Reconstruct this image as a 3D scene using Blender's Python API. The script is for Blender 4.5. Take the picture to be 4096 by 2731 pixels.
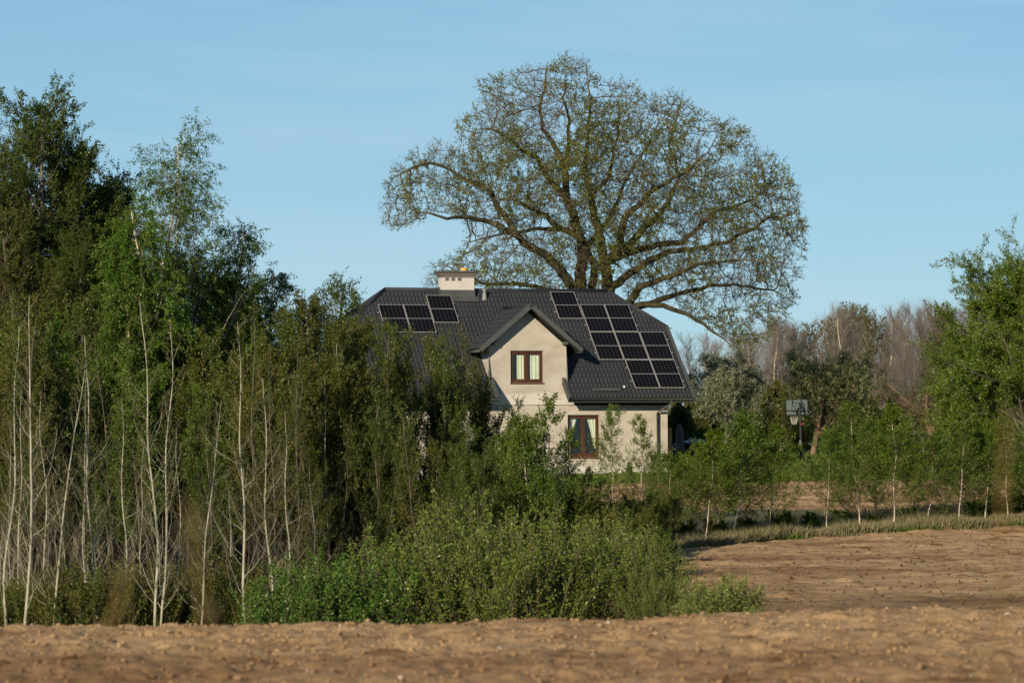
import bpy, bmesh, math, random
import numpy as np
from mathutils import Vector, Matrix

# ------------------------------------------------------------------ camera, sky, sun, exposure
for o in list(bpy.data.objects): bpy.data.objects.remove(o)
SC = bpy.context.scene; COL = SC.collection
F = 12740.0; YH = 1800.0; EYE = 1.6
_b = math.atan((YH-1365.5)/F); _r = math.radians(0.4)
fv = np.array([0, math.cos(_b), math.sin(_b)]); _u = np.array([0, -math.sin(_b), math.cos(_b)]); _x = np.array([1., 0, 0])
rv = _x*math.cos(_r)-_u*math.sin(_r); uv = _u*math.cos(_r)+_x*math.sin(_r)
CAMP = np.array([0, 0, EYE])
cam = bpy.data.cameras.new('camera'); camo = bpy.data.objects.new('camera', cam); COL.objects.link(camo)
m = Matrix(((rv[0], uv[0], -fv[0], 0), (rv[1], uv[1], -fv[1], 0), (rv[2], uv[2], -fv[2], EYE), (0, 0, 0, 1)))
camo.matrix_world = m
cam.sensor_fit = 'HORIZONTAL'; cam.sensor_width = 36.0; cam.lens = F*36.0/4096
cam.clip_start = 0.3; cam.clip_end = 6000
cam.dof.use_dof = True; cam.dof.focus_distance = 100; cam.dof.aperture_fstop = 3.5
SC.camera = camo

SUN_EL = math.radians(17); SUN_AZ = math.radians(180+25)      # compass angle from +Y, clockwise
sdir = Vector((math.sin(SUN_AZ)*math.cos(SUN_EL), math.cos(SUN_AZ)*math.cos(SUN_EL), math.sin(SUN_EL)))
sun = bpy.data.lights.new('sun', 'SUN'); sun.energy = 5.0; sun.angle = math.radians(0.5); sun.color = (1.0, 0.84, 0.62)
suno = bpy.data.objects.new('sun', sun); COL.objects.link(suno)
suno.rotation_euler = sdir.to_track_quat('Z', 'Y').to_euler()

W = bpy.data.worlds.new('World'); SC.world = W; W.use_nodes = True
nt = W.node_tree; nt.nodes.clear()
wo = nt.nodes.new('ShaderNodeOutputWorld'); bg = nt.nodes.new('ShaderNodeBackground'); sky = nt.nodes.new('ShaderNodeTexSky')
sky.sky_type = 'NISHITA'; sky.sun_disc = False; sky.sun_elevation = SUN_EL; sky.sun_rotation = SUN_AZ
sky.air_density = 1.0; sky.dust_density = 0.0; sky.ozone_density = 5.0; sky.altitude = 1500
# faint cirrus: stretched noise over the view direction
tc = nt.nodes.new('ShaderNodeTexCoord'); mp = nt.nodes.new('ShaderNodeMapping'); mp.inputs['Scale'].default_value = (5, 5, 42); mp.inputs['Rotation'].default_value = (0, math.radians(-9), 0)
nz = nt.nodes.new('ShaderNodeTexNoise'); nz.inputs['Scale'].default_value = 1.1; nz.inputs['Detail'].default_value = 6; nz.inputs['Roughness'].default_value = .5; nz.inputs['Distortion'].default_value = .6
cr = nt.nodes.new('ShaderNodeMapRange'); cr.inputs['From Min'].default_value = .44; cr.inputs['From Max'].default_value = .80; cr.inputs['To Max'].default_value = .34
mx = nt.nodes.new('ShaderNodeMix'); mx.data_type = 'RGBA'; mx.inputs[7].default_value = (6.2, 7.5, 9.0, 1)
nt.links.new(tc.outputs['Generated'], mp.inputs['Vector']); nt.links.new(mp.outputs[0], nz.inputs['Vector'])
nt.links.new(nz.outputs['Fac'], cr.inputs['Value']); nt.links.new(cr.outputs[0], mx.inputs[0])
veil = nt.nodes.new('ShaderNodeMix'); veil.data_type = 'RGBA'; veil.inputs[0].default_value = .72; veil.inputs[7].default_value = (2.95, 5.35, 6.95, 1)   # thin even high haze
sz = nt.nodes.new('ShaderNodeSeparateXYZ'); nt.links.new(tc.outputs['Generated'], sz.inputs[0]); vf = nt.nodes.new('ShaderNodeMapRange'); vf.interpolation_type = 'SMOOTHSTEP'
vf.inputs['From Min'].default_value = .17; vf.inputs['From Max'].default_value = .55; vf.inputs['To Min'].default_value = .72; vf.inputs['To Max'].default_value = .08   # haze thins out towards the zenith
vr = nt.nodes.new('ShaderNodeMapRange'); vr.inputs['From Min'].default_value = -.01; vr.inputs['From Max'].default_value = .17; vc = nt.nodes.new('ShaderNodeMix'); vc.data_type = 'RGBA'
vc.inputs[6].default_value = (5.2, 7.6, 8.3, 1); vc.inputs[7].default_value = (2.7, 5.65, 7.6, 1); nt.links.new(sz.outputs['Z'], vr.inputs['Value']); nt.links.new(vr.outputs[0], vc.inputs[0]); nt.links.new(vc.outputs[2], veil.inputs[7])
nt.links.new(sz.outputs['Z'], vf.inputs['Value']); nt.links.new(vf.outputs[0], veil.inputs[0]); nt.links.new(sky.outputs[0], veil.inputs[6]); nt.links.new(veil.outputs[2], mx.inputs[6]); nt.links.new(mx.outputs[2], bg.inputs['Color'])
bg.inputs['Strength'].default_value = 0.067
nt.links.new(bg.outputs[0], wo.inputs[0])
SC.view_settings.view_transform = 'Standard'; SC.view_settings.look = 'None'; SC.view_settings.gamma = 1.0
SC.view_settings.exposure = 0.5; SC.view_settings.use_curve_mapping = False
SC.render.engine = 'CYCLES'
SC.cycles.max_bounces = 5; SC.cycles.diffuse_bounces = 2; SC.cycles.glossy_bounces = 2; SC.cycles.transmission_bounces = 4; SC.cycles.transparent_max_bounces = 4

# ------------------------------------------------------------------ helpers
def ray(px, py): return fv+rv*((px-2048)/F)+uv*((1365.5-py)/F)
def at(px, py, Y):
    d = ray(px, py); return CAMP+d*(Y/d[1])
def sm(a, b, x):
    t = np.clip((np.asarray(x, float)-a)/(b-a), 0, 1); return t*t*(3-2*t)
PR = np.array([[0, 0], [27, .03], [29.6, 0], [31.5, -.1], [37, -.65], [45, -1.08], [55, -1.27], [66, -1.3], [75, -1.26], [85, -1.15], [92, -1.02], [97, -.8], [102, -.46], [110, .0], [118, .38], [133, .6], [150, 1.0], [170, 1.15], [220, 1.28], [5000, 1.3]])
PL = np.array([[0, 0], [27, .03], [29.6, -.02], [31.5, -.14], [37, -.75], [45, -1.5], [60, -2.25], [75, -2.2], [85, -1.95], [97, -1.5], [110, -.6], [125, .25], [133, .55], [150, .95], [170, 1.1], [220, 1.28], [5000, 1.3]])
def hgt(x, y):
    x = np.asarray(x, float); y = np.asarray(y, float); r = 0; l = 0
    for d in (-1.2, -.5, 0, .5, 1.2):
        r = r+np.interp(y+d, PR[:, 0], PR[:, 1])/5; l = l+np.interp(y+d, PL[:, 0], PL[:, 1])/5
    w = sm(0, 4.2, x)
    return l*(1-w)+r*w+.075*sm(0, 3.5, x)*sm(20, 28, y)*(1-sm(31, 38, y))
def edgeY(x): return np.interp(x, [-60, 0, 3.7, 7.2, 9.9, 15.6, 30, 60], [80, 82, 85, 91, 93.5, 97, 101, 106])

def mesh_np(name, V, Q, mats, midx=None, rnd=None, smooth=True):
    me = bpy.data.meshes.new(name); V = np.asarray(V, np.float32); Q = np.asarray(Q, np.int32)
    me.vertices.add(len(V)); me.vertices.foreach_set('co', V.ravel())
    me.loops.add(Q.size); me.loops.foreach_set('vertex_index', Q.ravel())
    me.polygons.add(len(Q)); k = Q.shape[1]
    me.polygons.foreach_set('loop_start', np.arange(0, Q.size, k, dtype=np.int32)); me.polygons.foreach_set('loop_total', np.full(len(Q), k, np.int32))
    if midx is not None: me.polygons.foreach_set('material_index', np.asarray(midx, np.int32))
    me.polygons.foreach_set('use_smooth', np.full(len(Q), smooth))
    for mt in mats: me.materials.append(mt)
    if rnd is not None:
        a = me.attributes.new('rnd', 'FLOAT', 'POINT'); a.data.foreach_set('value', np.asarray(rnd, np.float32))
    me.update(calc_edges=True); return me
def link(o, parent=None):
    COL.objects.link(o)
    if parent: o.parent = parent
    return o
def empty(name, loc=(0, 0, 0), rz=0):
    o = bpy.data.objects.new(name, None); o.location = Vector([float(c) for c in loc]); o.rotation_euler.z = rz; o.empty_display_size = .3
    return link(o)
def tag(o, label=None, cat=None, group=None, kind=None):
    if label: o['label'] = label
    if cat: o['category'] = cat
    if group: o['group'] = group
    if kind: o['kind'] = kind
    return o
def ob(name, me, parent=None): return link(bpy.data.objects.new(name, me), parent)

# ---- materials
def N(t, ty, **kw):
    n = t.nodes.new(ty)
    for k, v in kw.items():
        if k in n.inputs: n.inputs[k].default_value = v
        else: setattr(n, k, v)
    return n
def newmat(name):
    mt = bpy.data.materials.new(name); mt.use_nodes = True; t = mt.node_tree; t.nodes.clear()
    return mt, t, t.nodes.new('ShaderNodeOutputMaterial')
def ramp(t, stops, src):
    r = t.nodes.new('ShaderNodeValToRGB'); e = r.color_ramp.elements
    while len(e) < len(stops): e.new(.5)
    for i, (p, c) in enumerate(stops): e[i].position = p; e[i].color = (*c, 1)
    t.links.new(src, r.inputs[0]); return r.outputs[0]
def coords(t, scale=(1, 1, 1)):
    c = t.nodes.new('ShaderNodeTexCoord'); mpn = t.nodes.new('ShaderNodeMapping'); mpn.inputs['Scale'].default_value = scale
    t.links.new(c.outputs['Object'], mpn.inputs[0]); return mpn.outputs[0]
def noise(t, vec, sc, det=4, rough=.55, out='Fac', dist=0):
    n = t.nodes.new('ShaderNodeTexNoise'); n.inputs['Scale'].default_value = sc; n.inputs['Detail'].default_value = det; n.inputs['Roughness'].default_value = rough; n.inputs['Distortion'].default_value = dist
    t.links.new(vec, n.inputs['Vector']); return n.outputs[out]
AL = .78      # overall scale of the base colours (set with the exposure)
def mat_noise(name, stops, sc=6, rough=.8, bump=.2, scale=(1, 1, 1), det=5, spec=.3, metal=0, dist=0):
    mt, t, out = newmat(name); v = coords(t, scale); f = noise(t, v, sc, det, dist=dist)
    p = N(t, 'ShaderNodeBsdfPrincipled'); p.inputs['Roughness'].default_value = rough; p.inputs['Specular IOR Level'].default_value = spec; p.inputs['Metallic'].default_value = metal
    t.links.new(ramp(t, [(q, tuple(c*AL for c in k)) for q, k in stops], f), p.inputs['Base Color'])
    if bump:
        b = N(t, 'ShaderNodeBump'); b.inputs['Strength'].default_value = bump; b.inputs['Distance'].default_value = .02
        t.links.new(noise(t, v, sc*4, 4), b.inputs['Height']); t.links.new(b.outputs[0], p.inputs['Normal'])
    t.links.new(p.outputs[0], out.inputs[0]); return mt
def leafmat(name, cols, trans=.22, clump=None):
    """per-leaf colour from the rnd attribute, plus shoot-to-shoot tint by a 3D noise"""
    mt, t, out = newmat(name); at_ = N(t, 'ShaderNodeAttribute'); at_.attribute_name = 'rnd'
    cols = [(q, tuple(c*.68 for c in k)) for q, k in cols]; clump = tuple(c*.72 for c in clump) if clump else None
    c1 = ramp(t, cols, at_.outputs['Fac'])
    if clump:
        f = noise(t, coords(t), .9, 2); mxn = N(t, 'ShaderNodeMix'); mxn.data_type = 'RGBA'
        mr = N(t, 'ShaderNodeMapRange'); mr.inputs['From Min'].default_value = .42; mr.inputs['From Max'].default_value = .62; mr.inputs['To Max'].default_value = .7
        t.links.new(f, mr.inputs[0]); t.links.new(mr.outputs[0], mxn.inputs[0]); t.links.new(c1, mxn.inputs[6]); mxn.inputs[7].default_value = (*clump, 1); c1 = mxn.outputs[2]
    d = N(t, 'ShaderNodeBsdfDiffuse'); tr = N(t, 'ShaderNodeBsdfTranslucent'); g = N(t, 'ShaderNodeBsdfGlossy'); g.inputs['Roughness'].default_value = .38; g.inputs['Color'].default_value = (.9, .9, .9, 1)
    a = N(t, 'ShaderNodeMixShader'); a.inputs[0].default_value = trans; b = N(t, 'ShaderNodeMixShader'); b.inputs[0].default_value = .012
    t.links.new(c1, d.inputs[0]); t.links.new(c1, tr.inputs[0]); t.links.new(d.outputs[0], a.inputs[1]); t.links.new(tr.outputs[0], a.inputs[2])
    t.links.new(a.outputs[0], b.inputs[1]); t.links.new(g.outputs[0], b.inputs[2]); t.links.new(b.outputs[0], out.inputs[0]); return mt
def birchbark(name, c1=(.62, .58, .50), c2=(.5, .45, .36)):
    mt, t, out = newmat(name); v = coords(t, (3, 3, 30)); f = noise(t, v, 1.2, 4, .6); v2 = coords(t); f2 = noise(t, v2, 2.5, 3)
    p = N(t, 'ShaderNodeBsdfPrincipled'); p.inputs['Roughness'].default_value = .7; p.inputs['Specular IOR Level'].default_value = .2
    base = ramp(t, [(.35, c2), (.65, c1)], f2); mk = ramp(t, [(.0, (0, 0, 0)), (.37, (0, 0, 0)), (.42, (1, 1, 1)), (1, (1, 1, 1))], f)
    mxn = N(t, 'ShaderNodeMix'); mxn.data_type = 'RGBA'; mxn.inputs[6].default_value = (.06, .05, .04, 1)
    t.links.new(mk, mxn.inputs[0]); t.links.new(base, mxn.inputs[7]); t.links.new(mxn.outputs[2], p.inputs['Base Color']); t.links.new(p.outputs[0], out.inputs[0]); return mt

M = {}
M['oakbark'] = mat_noise('oak_bark', [(.3, (.018, .015, .007)), (.5, (.042, .037, .013)), (.62, (.06, .052, .028)), (.75, (.09, .08, .058))], 3.2, .9, .7, (1, 1, .5))
M['twig'] = mat_noise('twig_bark', [(.3, (.07, .052, .032)), (.7, (.14, .11, .075))], 4, .8, 0)
M['twigred'] = mat_noise('reddish_twigs', [(.3, (.10, .055, .035)), (.7, (.16, .10, .065))], 3, .8, 0)
M['twiggrey'] = mat_noise('grey_pink_twigs', [(.3, (.16, .135, .115)), (.7, (.27, .235, .205))], .6, .8, 0)
M['aspen'] = mat_noise('aspen_bark', [(.28, (.13, .125, .085)), (.45, (.29, .28, .205)), (.7, (.44, .43, .34))], 3, .75, .2, (1, 1, .7))
M['greybark'] = mat_noise('grey_bark', [(.3, (.07, .06, .045)), (.7, (.17, .15, .12))], 6, .9, .5, (1, 1, .4))
M['brownbark'] = mat_noise('brown_bark', [(.3, (.09, .055, .03)), (.7, (.24, .16, .10))], 5, .9, .5, (1, 1, .3))
M['birch'] = birchbark('birch_bark', (.50, .465, .39), (.36, .32, .25))
M['birchtan'] = birchbark('tan_birch_bark', (.55, .45, .32), (.42, .34, .24))
G = lambda n, a, b, c, **k: leafmat(n, [(0, a), (.5, b), (1, c)], **k)
M['lf_birch'] = G('birch_leaves', (.05, .10, .010), (.09, .16, .018), (.17, .23, .045), clump=(.06, .12, .015))
M['lf_sap'] = G('sapling_leaves', (.04, .10, .010), (.08, .16, .018), (.17, .24, .045), clump=(.12, .15, .025))
M['lf_fresh'] = G('fresh_green_leaves', (.045, .11, .010), (.085, .17, .018), (.16, .25, .035))
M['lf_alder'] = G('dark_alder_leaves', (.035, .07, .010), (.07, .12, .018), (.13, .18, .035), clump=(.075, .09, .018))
M['lf_olive'] = G('olive_leaves', (.064, .076, .010), (.112, .124, .019), (.176, .184, .040), clump=(.064, .104, .016))
M['lf_brown'] = G('brown_olive_catkins', (.068, .068, .013), (.104, .104, .020), (.152, .152, .036), clump=(.064, .100, .014))
M['lf_willow'] = G('willow_leaves', (.085, .13, .018), (.145, .20, .03), (.23, .29, .065), clump=(.12, .17, .02))
M['lf_willowyellow'] = G('yellowish_willow_leaves', (.15, .2, .04), (.22, .27, .06), (.3, .34, .11))
M['lf_hedge'] = G('bright_hedge_leaves', (.05, .12, .015), (.09, .18, .026), (.15, .25, .05))
M['lf_oak'] = G('young_oak_leaves', (.085, .11, .010), (.15, .18, .022), (.24, .26, .06))
M['lf_pear'] = G('pear_leaves', (.05, .11, .010), (.10, .18, .016), (.19, .26, .03), clump=(.11, .15, .015))
M['lf_grey'] = G('grey_green_leaves', (.13, .16, .085), (.22, .26, .14), (.34, .37, .24))
M['lf_blossomtree'] = G('apple_leaves', (.15, .18, .045), (.25, .28, .085), (.40, .41, .19))
M['blossom'] = leafmat('white_blossom', [(0, (.30, .31, .22)), (1, (.50, .49, .38))], trans=.3)
M['lf_dark'] = G('dark_needles', (.035, .06, .025), (.065, .10, .04), (.12, .16, .06))
M['grass'] = leafmat('green_grass', [(0, (.06, .13, .014)), (.6, (.11, .2, .025)), (1, (.22, .25, .06))], trans=.3, clump=(.15, .18, .035))
M['drygrass'] = leafmat('dry_grass', [(0, (.24, .2, .11)), (.6, (.40, .34, .20)), (1, (.14, .17, .05))], trans=.25, clump=(.22, .21, .09))
M['straw'] = leafmat('straw', [(0, (.28, .20, .09)), (1, (.48, .38, .2))], trans=.1)
M['flower'] = leafmat('yellow_flowers', [(0, (.5, .4, .02)), (1, (.7, .55, .03))], trans=.2)
M['weed'] = mat_noise('dry_weed', [(.3, (.13, .075, .02)), (.7, (.2, .12, .035))], 8, .9, 0)

# ------------------------------------------------------------------ vegetation generators (vectorised)
def nrm(v): return v/np.maximum(np.linalg.norm(v, axis=-1, keepdims=True), 1e-9)
def perp(T, rng):
    r = rng.normal(size=T.shape); r = r-T*(r*T).sum(-1, keepdims=True); return nrm(r)
def tubes(P, R, S=3):
    n, K = P.shape[:2]; T = np.empty_like(P); T[:, 1:-1] = P[:, 2:]-P[:, :-2]; T[:, 0] = P[:, 1]-P[:, 0]; T[:, -1] = P[:, -1]-P[:, -2]; T = nrm(T)
    mean = nrm(P[:, -1]-P[:, 0]); ref = np.where(np.abs(mean[:, 2:3]) > .8, np.array([1., .13, 0]), np.array([.1, .05, 1.]))
    U = nrm(np.cross(T, ref[:, None, :])); Wd = np.cross(T, U); a = np.arange(S)*2*np.pi/S
    V = P[:, :, None]+R[:, :, None, None]*(U[:, :, None]*np.cos(a)[:, None]+Wd[:, :, None]*np.sin(a)[:, None])
    i = np.arange(n)[:, None, None]*K*S; k = np.arange(K-1)[None, :, None]*S; s = np.arange(S)[None, None, :]; s2 = (s+1) % S
    Q = np.stack([i+k+s, i+k+s2, i+k+S+s2, i+k+S+s], -1).reshape(-1, 4); return V.reshape(-1, 3), Q
def leafquads(P, D, size, rng, w=.34, spread=.75):
    n = len(P); d = nrm(D+spread*rng.normal(size=(n, 3))*.8); b = perp(d, rng); L = size*rng.uniform(.6, 1.3, (n, 1)); c = d*L; e = b*L*w
    V = np.stack([P, P+c*.5+e, P+c, P+c*.5-e], 1).reshape(-1, 3); Q = np.arange(4*n).reshape(n, 4); return V, Q, np.repeat(rng.random(n), 4)
def interp(P, R, idx, t):
    K = P.shape[1]; f = np.clip(t, 0, .9999)*(K-1); k = f.astype(int); w = (f-k)[:, None]
    a = P[idx, k]; b = P[idx, k+1]; return a*(1-w)+b*w, nrm(b-a), R[idx, k]*(1-w[:, 0])+R[idx, k+1]*w[:, 0]
def kids(P, R, n, rng, t0=.2, t1=1, ang=45, angv=10, lenf=lambda t, L: L*.4, K=5, wig=.12, up=0., rf=.6, rmin=.003, upbias=0., ell=None):
    Np = len(P); idx = np.repeat(np.arange(Np), n); j = np.tile(np.arange(n), Np); t = t0+(t1-t0)*(j+rng.random(len(idx)))/n
    pos, T, r = interp(P, R, idx, t); L = np.linalg.norm(P[:, 1:]-P[:, :-1], axis=-1).sum(1)[idx]
    a = np.radians(ang+rng.normal(size=len(idx))*angv)[:, None]; pp = perp(T, rng); pp[:, 2] += upbias; pp = nrm(pp); d = nrm(T*np.cos(a)+pp*np.sin(a))
    ln = lenf(t, L)*rng.uniform(.65, 1.15, len(idx))
    if ell is not None:          # reach out to a rounded crown outline
        q = (pos-np.array([0, 0, ell[0]]))/np.array([ell[1], ell[1], ell[2]]); e = d/np.array([ell[1], ell[1], ell[2]]); A_ = (e*e).sum(1); B_ = (q*e).sum(1); C_ = (q*q).sum(1)-1
        ln = np.clip((-B_+np.sqrt(np.maximum(B_*B_-A_*C_, 0)))/A_, .3, 9)*rng.uniform(.7, 1.0, len(idx))
    st = (ln/(K-1))[:, None]; Q = [pos]
    for _ in range(K-1):
        d = nrm(d+wig*rng.normal(size=d.shape)+np.array([0, 0, up])); Q.append(Q[-1]+d*st)
    Q = np.stack(Q, 1); r0 = np.maximum(r*rf, rmin); R2 = r0[:, None]*np.linspace(1, .3, K)[None, :]; return Q, np.maximum(R2, rmin*.5)
def on(P, R, per, rng, t0=.2, t1=1.):
    idx = np.repeat(np.arange(len(P)), per); t = rng.uniform(t0, t1, len(idx)); return interp(P, R, idx, t)[:2]
def trunk(H, r, rng, K=14, wig=.02, lean=(0, 0), base=(0, 0, -.15)):
    d = nrm(np.array([[lean[0], lean[1], 1.]])); p = np.array([base], float); Q = [p]; st = H/(K-1)
    for _ in range(K-1):
        d = nrm(d+wig*rng.normal(size=(1, 3))+np.array([0, 0, .05])); p = p+d*st; Q.append(p)
    P = np.stack(Q, 1); R = r*np.linspace(1, .12, K)[None, :]**.85; R[0, 0] *= 1.25; k_ = np.linspace(0, 1, K); ph = rng.uniform(0, 6.28, 2); P[0, :, 0] += H*.008*(np.sin(k_*13+ph[0])-np.sin(ph[0])); P[0, :, 1] += H*.006*(np.sin(k_*7+ph[1])-np.sin(ph[1])); return P, R
def cat(*ps):
    """several (P,R) sets resampled to the same K"""
    K = max(p[0].shape[1] for p in ps); PP = []; RR = []
    for P, R in ps:
        k = P.shape[1]; x = np.linspace(0, k-1, K); i = np.minimum(x.astype(int), k-2); w = x-i
        PP.append(P[:, i]*(1-w)[None, :, None]+P[:, i+1]*w[None, :, None]); RR.append(R[:, i]*(1-w)+R[:, i+1]*w)
    return np.concatenate(PP), np.concatenate(RR)
class Asm:
    def __init__(s): s.V = []; s.Q = []; s.m = []; s.r = []; s.n = 0; s.mats = []
    def mi(s, mt):
        if mt not in s.mats: s.mats.append(mt)
        return s.mats.index(mt)
    def add(s, V, Q, mt, rnd=None):
        s.V.append(V); s.Q.append(Q+s.n); s.n += len(V); s.m.append(np.full(len(Q), s.mi(mt))); s.r.append(np.zeros(len(V)) if rnd is None else rnd)
    def tube(s, PR_, mt, S=3): s.add(*tubes(*PR_, S), mt)
    def leaf(s, P, D, size, mt, rng, **k): V, Q, r = leafquads(P, D, size, rng, **k); s.add(V, Q, mt, r)
    def mesh(s, name): return mesh_np(name, np.concatenate(s.V), np.concatenate(s.Q), s.mats, np.concatenate(s.m), np.concatenate(s.r))
class Proto:
    def __init__(s, name, parts, H):
        s.name = name; s.parts = parts; me = parts[1][1]; z = np.empty(len(me.vertices)*3, np.float32); me.vertices.foreach_get('co', z); s.H = float(np.quantile(z[2::3], .9993))
def place(pr, x, y, H, rz, label, cat_, group=None, wid=1.0, z=None, sink=.1):
    z = float(hgt(x, y))-sink if z is None else z
    o = empty(pr.name, (x, y, z), rz); s = H/pr.H; o.scale = (s*wid, s*wid, s)
    for nm, me in pr.parts: ob(nm, me, o)
    tag(o, label, cat_, group); return o
def plant(pr, px, Y, top, rz, label, cat_, group=None, wid=1.0):
    x = at(px, 1800, Y)[0]; z = float(hgt(x, Y)); H = at(px, top, Y)[2]-z; return place(pr, x, Y, H, rz, label, cat_, group, wid)
ORD = ['leftmost', 'second', 'third', 'fourth', 'fifth', 'sixth', 'seventh', 'eighth', 'ninth', 'tenth', 'eleventh', 'twelfth', 'thirteenth', 'fourteenth', 'fifteenth', 'sixteenth', 'seventeenth', 'eighteenth', 'nineteenth', 'twentieth', 'twenty-first', 'twenty-second', 'twenty-third', 'twenty-fourth', 'twenty-fifth', 'twenty-sixth', 'twenty-seventh', 'twenty-eighth', 'twenty-ninth', 'thirtieth']
def nth(i): return ORD[i] if i == 0 else ORD[i]+' from left'

def p_sapling(seed, H=4, leaf='lf_sap', bark='birch', dens=1.0, wid=1.0, lsz=.042):
    g = np.random.default_rng(seed); T = trunk(H, .019, g, 14, .02); a = Asm(); a.tube(T, M[bark], 6)
    B = kids(*T, int(64*dens), g, .16, .97, 48, 9, lambda t, L: 1.3*wid*(.28+.95*np.sin(np.pi*np.clip(t*.9+.08, 0, 1))**.8)*np.clip(1.25-t, .15, 1), 6, .08, .10, .4, .004)
    C = kids(*B, 6, g, .2, 1, 38, 12, lambda t, L: L*.45, 4, .12, .03, .6, .0025)
    c = Asm(); c.tube(B, M['twigred']); c.tube(C, M['twigred'])
    for X, n in ((C, int(19*dens)+1), (B, int(24*dens))):
        P, D = on(*X, n, g, .25); c.leaf(P+g.normal(size=P.shape)*.03, D, lsz, M[leaf], g)
    return Proto('birch_sapling', [('trunk', a.mesh('sapling_trunk')), ('crown', c.mesh('sapling_crown'))], H)
def p_young(seed, H=6, leaf='lf_olive', stems=3, wid=1.0, bark='greybark', twig='twig', lsz=.042, nb=34, nl=7, name='young_alder', spread=.16, angle=36, w0=.1):
    g = np.random.default_rng(seed); Ts = []
    for i in range(stems):
        an = g.uniform(0, 6.28); Ts.append(trunk(H*g.uniform(.75, 1) if i else H, .045, g, 12, .04, (spread*math.cos(an), spread*math.sin(an)), (g.normal()*.12, g.normal()*.12, -.15)))
    T = cat(*Ts); a = Asm(); a.tube(T, M[bark], 5)
    B = kids(*T, nb, g, w0, .98, angle, 9, lambda t, L: wid*(.35+1.25*np.clip(1.1-t, .05, 1)**.7), 6, .09, .12, .4, .005)
    C = kids(*B, 6, g, .15, 1, 30, 12, lambda t, L: L*.48, 4, .10, .12, .6, .0028)
    c = Asm(); c.tube(B, M[twig]); c.tube(C, M[twig])
    if nl:
        for X, n in ((C, int(nl*2.6)), (B, nl*4)): P, D = on(*X, n, g, .2); c.leaf(P+g.normal(size=P.shape)*.03, D, lsz, M[leaf], g)
    return Proto(name, [('trunk', a.mesh(name+'_trunk')), ('crown', c.mesh(name+'_crown'))], H)
def p_aspen(seed, H=7.5, stems=1, bark='aspen'):
    g = np.random.default_rng(seed); Ts = [trunk(H*(1 if i == 0 else .93), .038*(1 if i == 0 else .85), g, 18, .028, (g.normal()*.012, g.normal()*.012), (i*.09, 0, -.2)) for i in range(stems)]
    T = cat(*Ts); a = Asm(); a.tube(T, M[bark], 7)
    B0 = kids(*T, 7, g, .12, .62, 60, 10, lambda t, L: 1.9-1.1*t, 10, .07, .11, .35, .007)
    B = kids(*T, 30, g, .14, .99, 46, 10, lambda t, L: .3+1.0*np.clip(1.05-t, .05, 1), 6, .09, .12, .25, .004)
    B = cat(B0, B); a.tube(B, M[bark], 4)
    C = kids(*B, 7, g, .2, 1, 36, 10, lambda t, L: L*.4, 5, .1, .08, .5, .0028); D_ = kids(*C, 2, g, .3, 1, 36, 10, lambda t, L: L*.5, 3, .1, .08, .6, .0022)
    c = Asm(); c.tube(C, M['twig']); c.tube(D_, M['twig']); P, D = on(*C, 7, g, .3); hi = P[:, 2] > H*.4; c.leaf(P[hi], D[hi], .036, M['lf_olive'], g)
    return Proto('aspen_tree', [('trunk', a.mesh('aspen_trunk')), ('crown', c.mesh('aspen_twigs'))], H)
def p_willow(seed, H=2.4, leaf='lf_willow', wid=1.0, n=85, nl=34, lsz=.036, name='willow_shrub'):
    g = np.random.default_rng(seed); st = []
    ang = g.uniform(0, 6.28, n); rr = np.sqrt(g.random(n)); P0 = np.stack([rr*np.cos(ang)*.55*wid, rr*np.sin(ang)*.55*wid, np.full(n, -.1)], 1)
    d = nrm(np.stack([rr*np.cos(ang)*.42*wid, rr*np.sin(ang)*.42*wid, np.ones(n)], 1)); L = H*(1.0-.28*rr)*g.uniform(.5, 1.08, n); Q = [P0]; K = 9
    for _ in range(K-1): d = nrm(d+.05*g.normal(size=d.shape)+np.array([0, 0, .03])); Q.append(Q[-1]+d*(L/(K-1))[:, None])
    S = np.stack(Q, 1); R = .012*np.linspace(1, .25, K)[None, :]*np.ones((n, 1))
    B = kids(S, R, 8, g, .15, .95, 24, 8, lambda t, L: .22+.5*(1-t), 5, .08, .12, .6, .003)
    a = Asm(); a.tube((S, R), M['twig'], 4); a.tube(B, M['twig']); c = Asm()
    for X, k in (((S, R), int(nl*1.7)), (B, max(8, int(nl*.55)))): P, D = on(*X, k, g, .12, 1); c.leaf(P+g.normal(size=P.shape)*.018, D, lsz, M[leaf], g, spread=.8)
    return Proto(name, [('stems', a.mesh(name+'_stems')), ('foliage', c.mesh(name+'_foliage'))], H)
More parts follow.
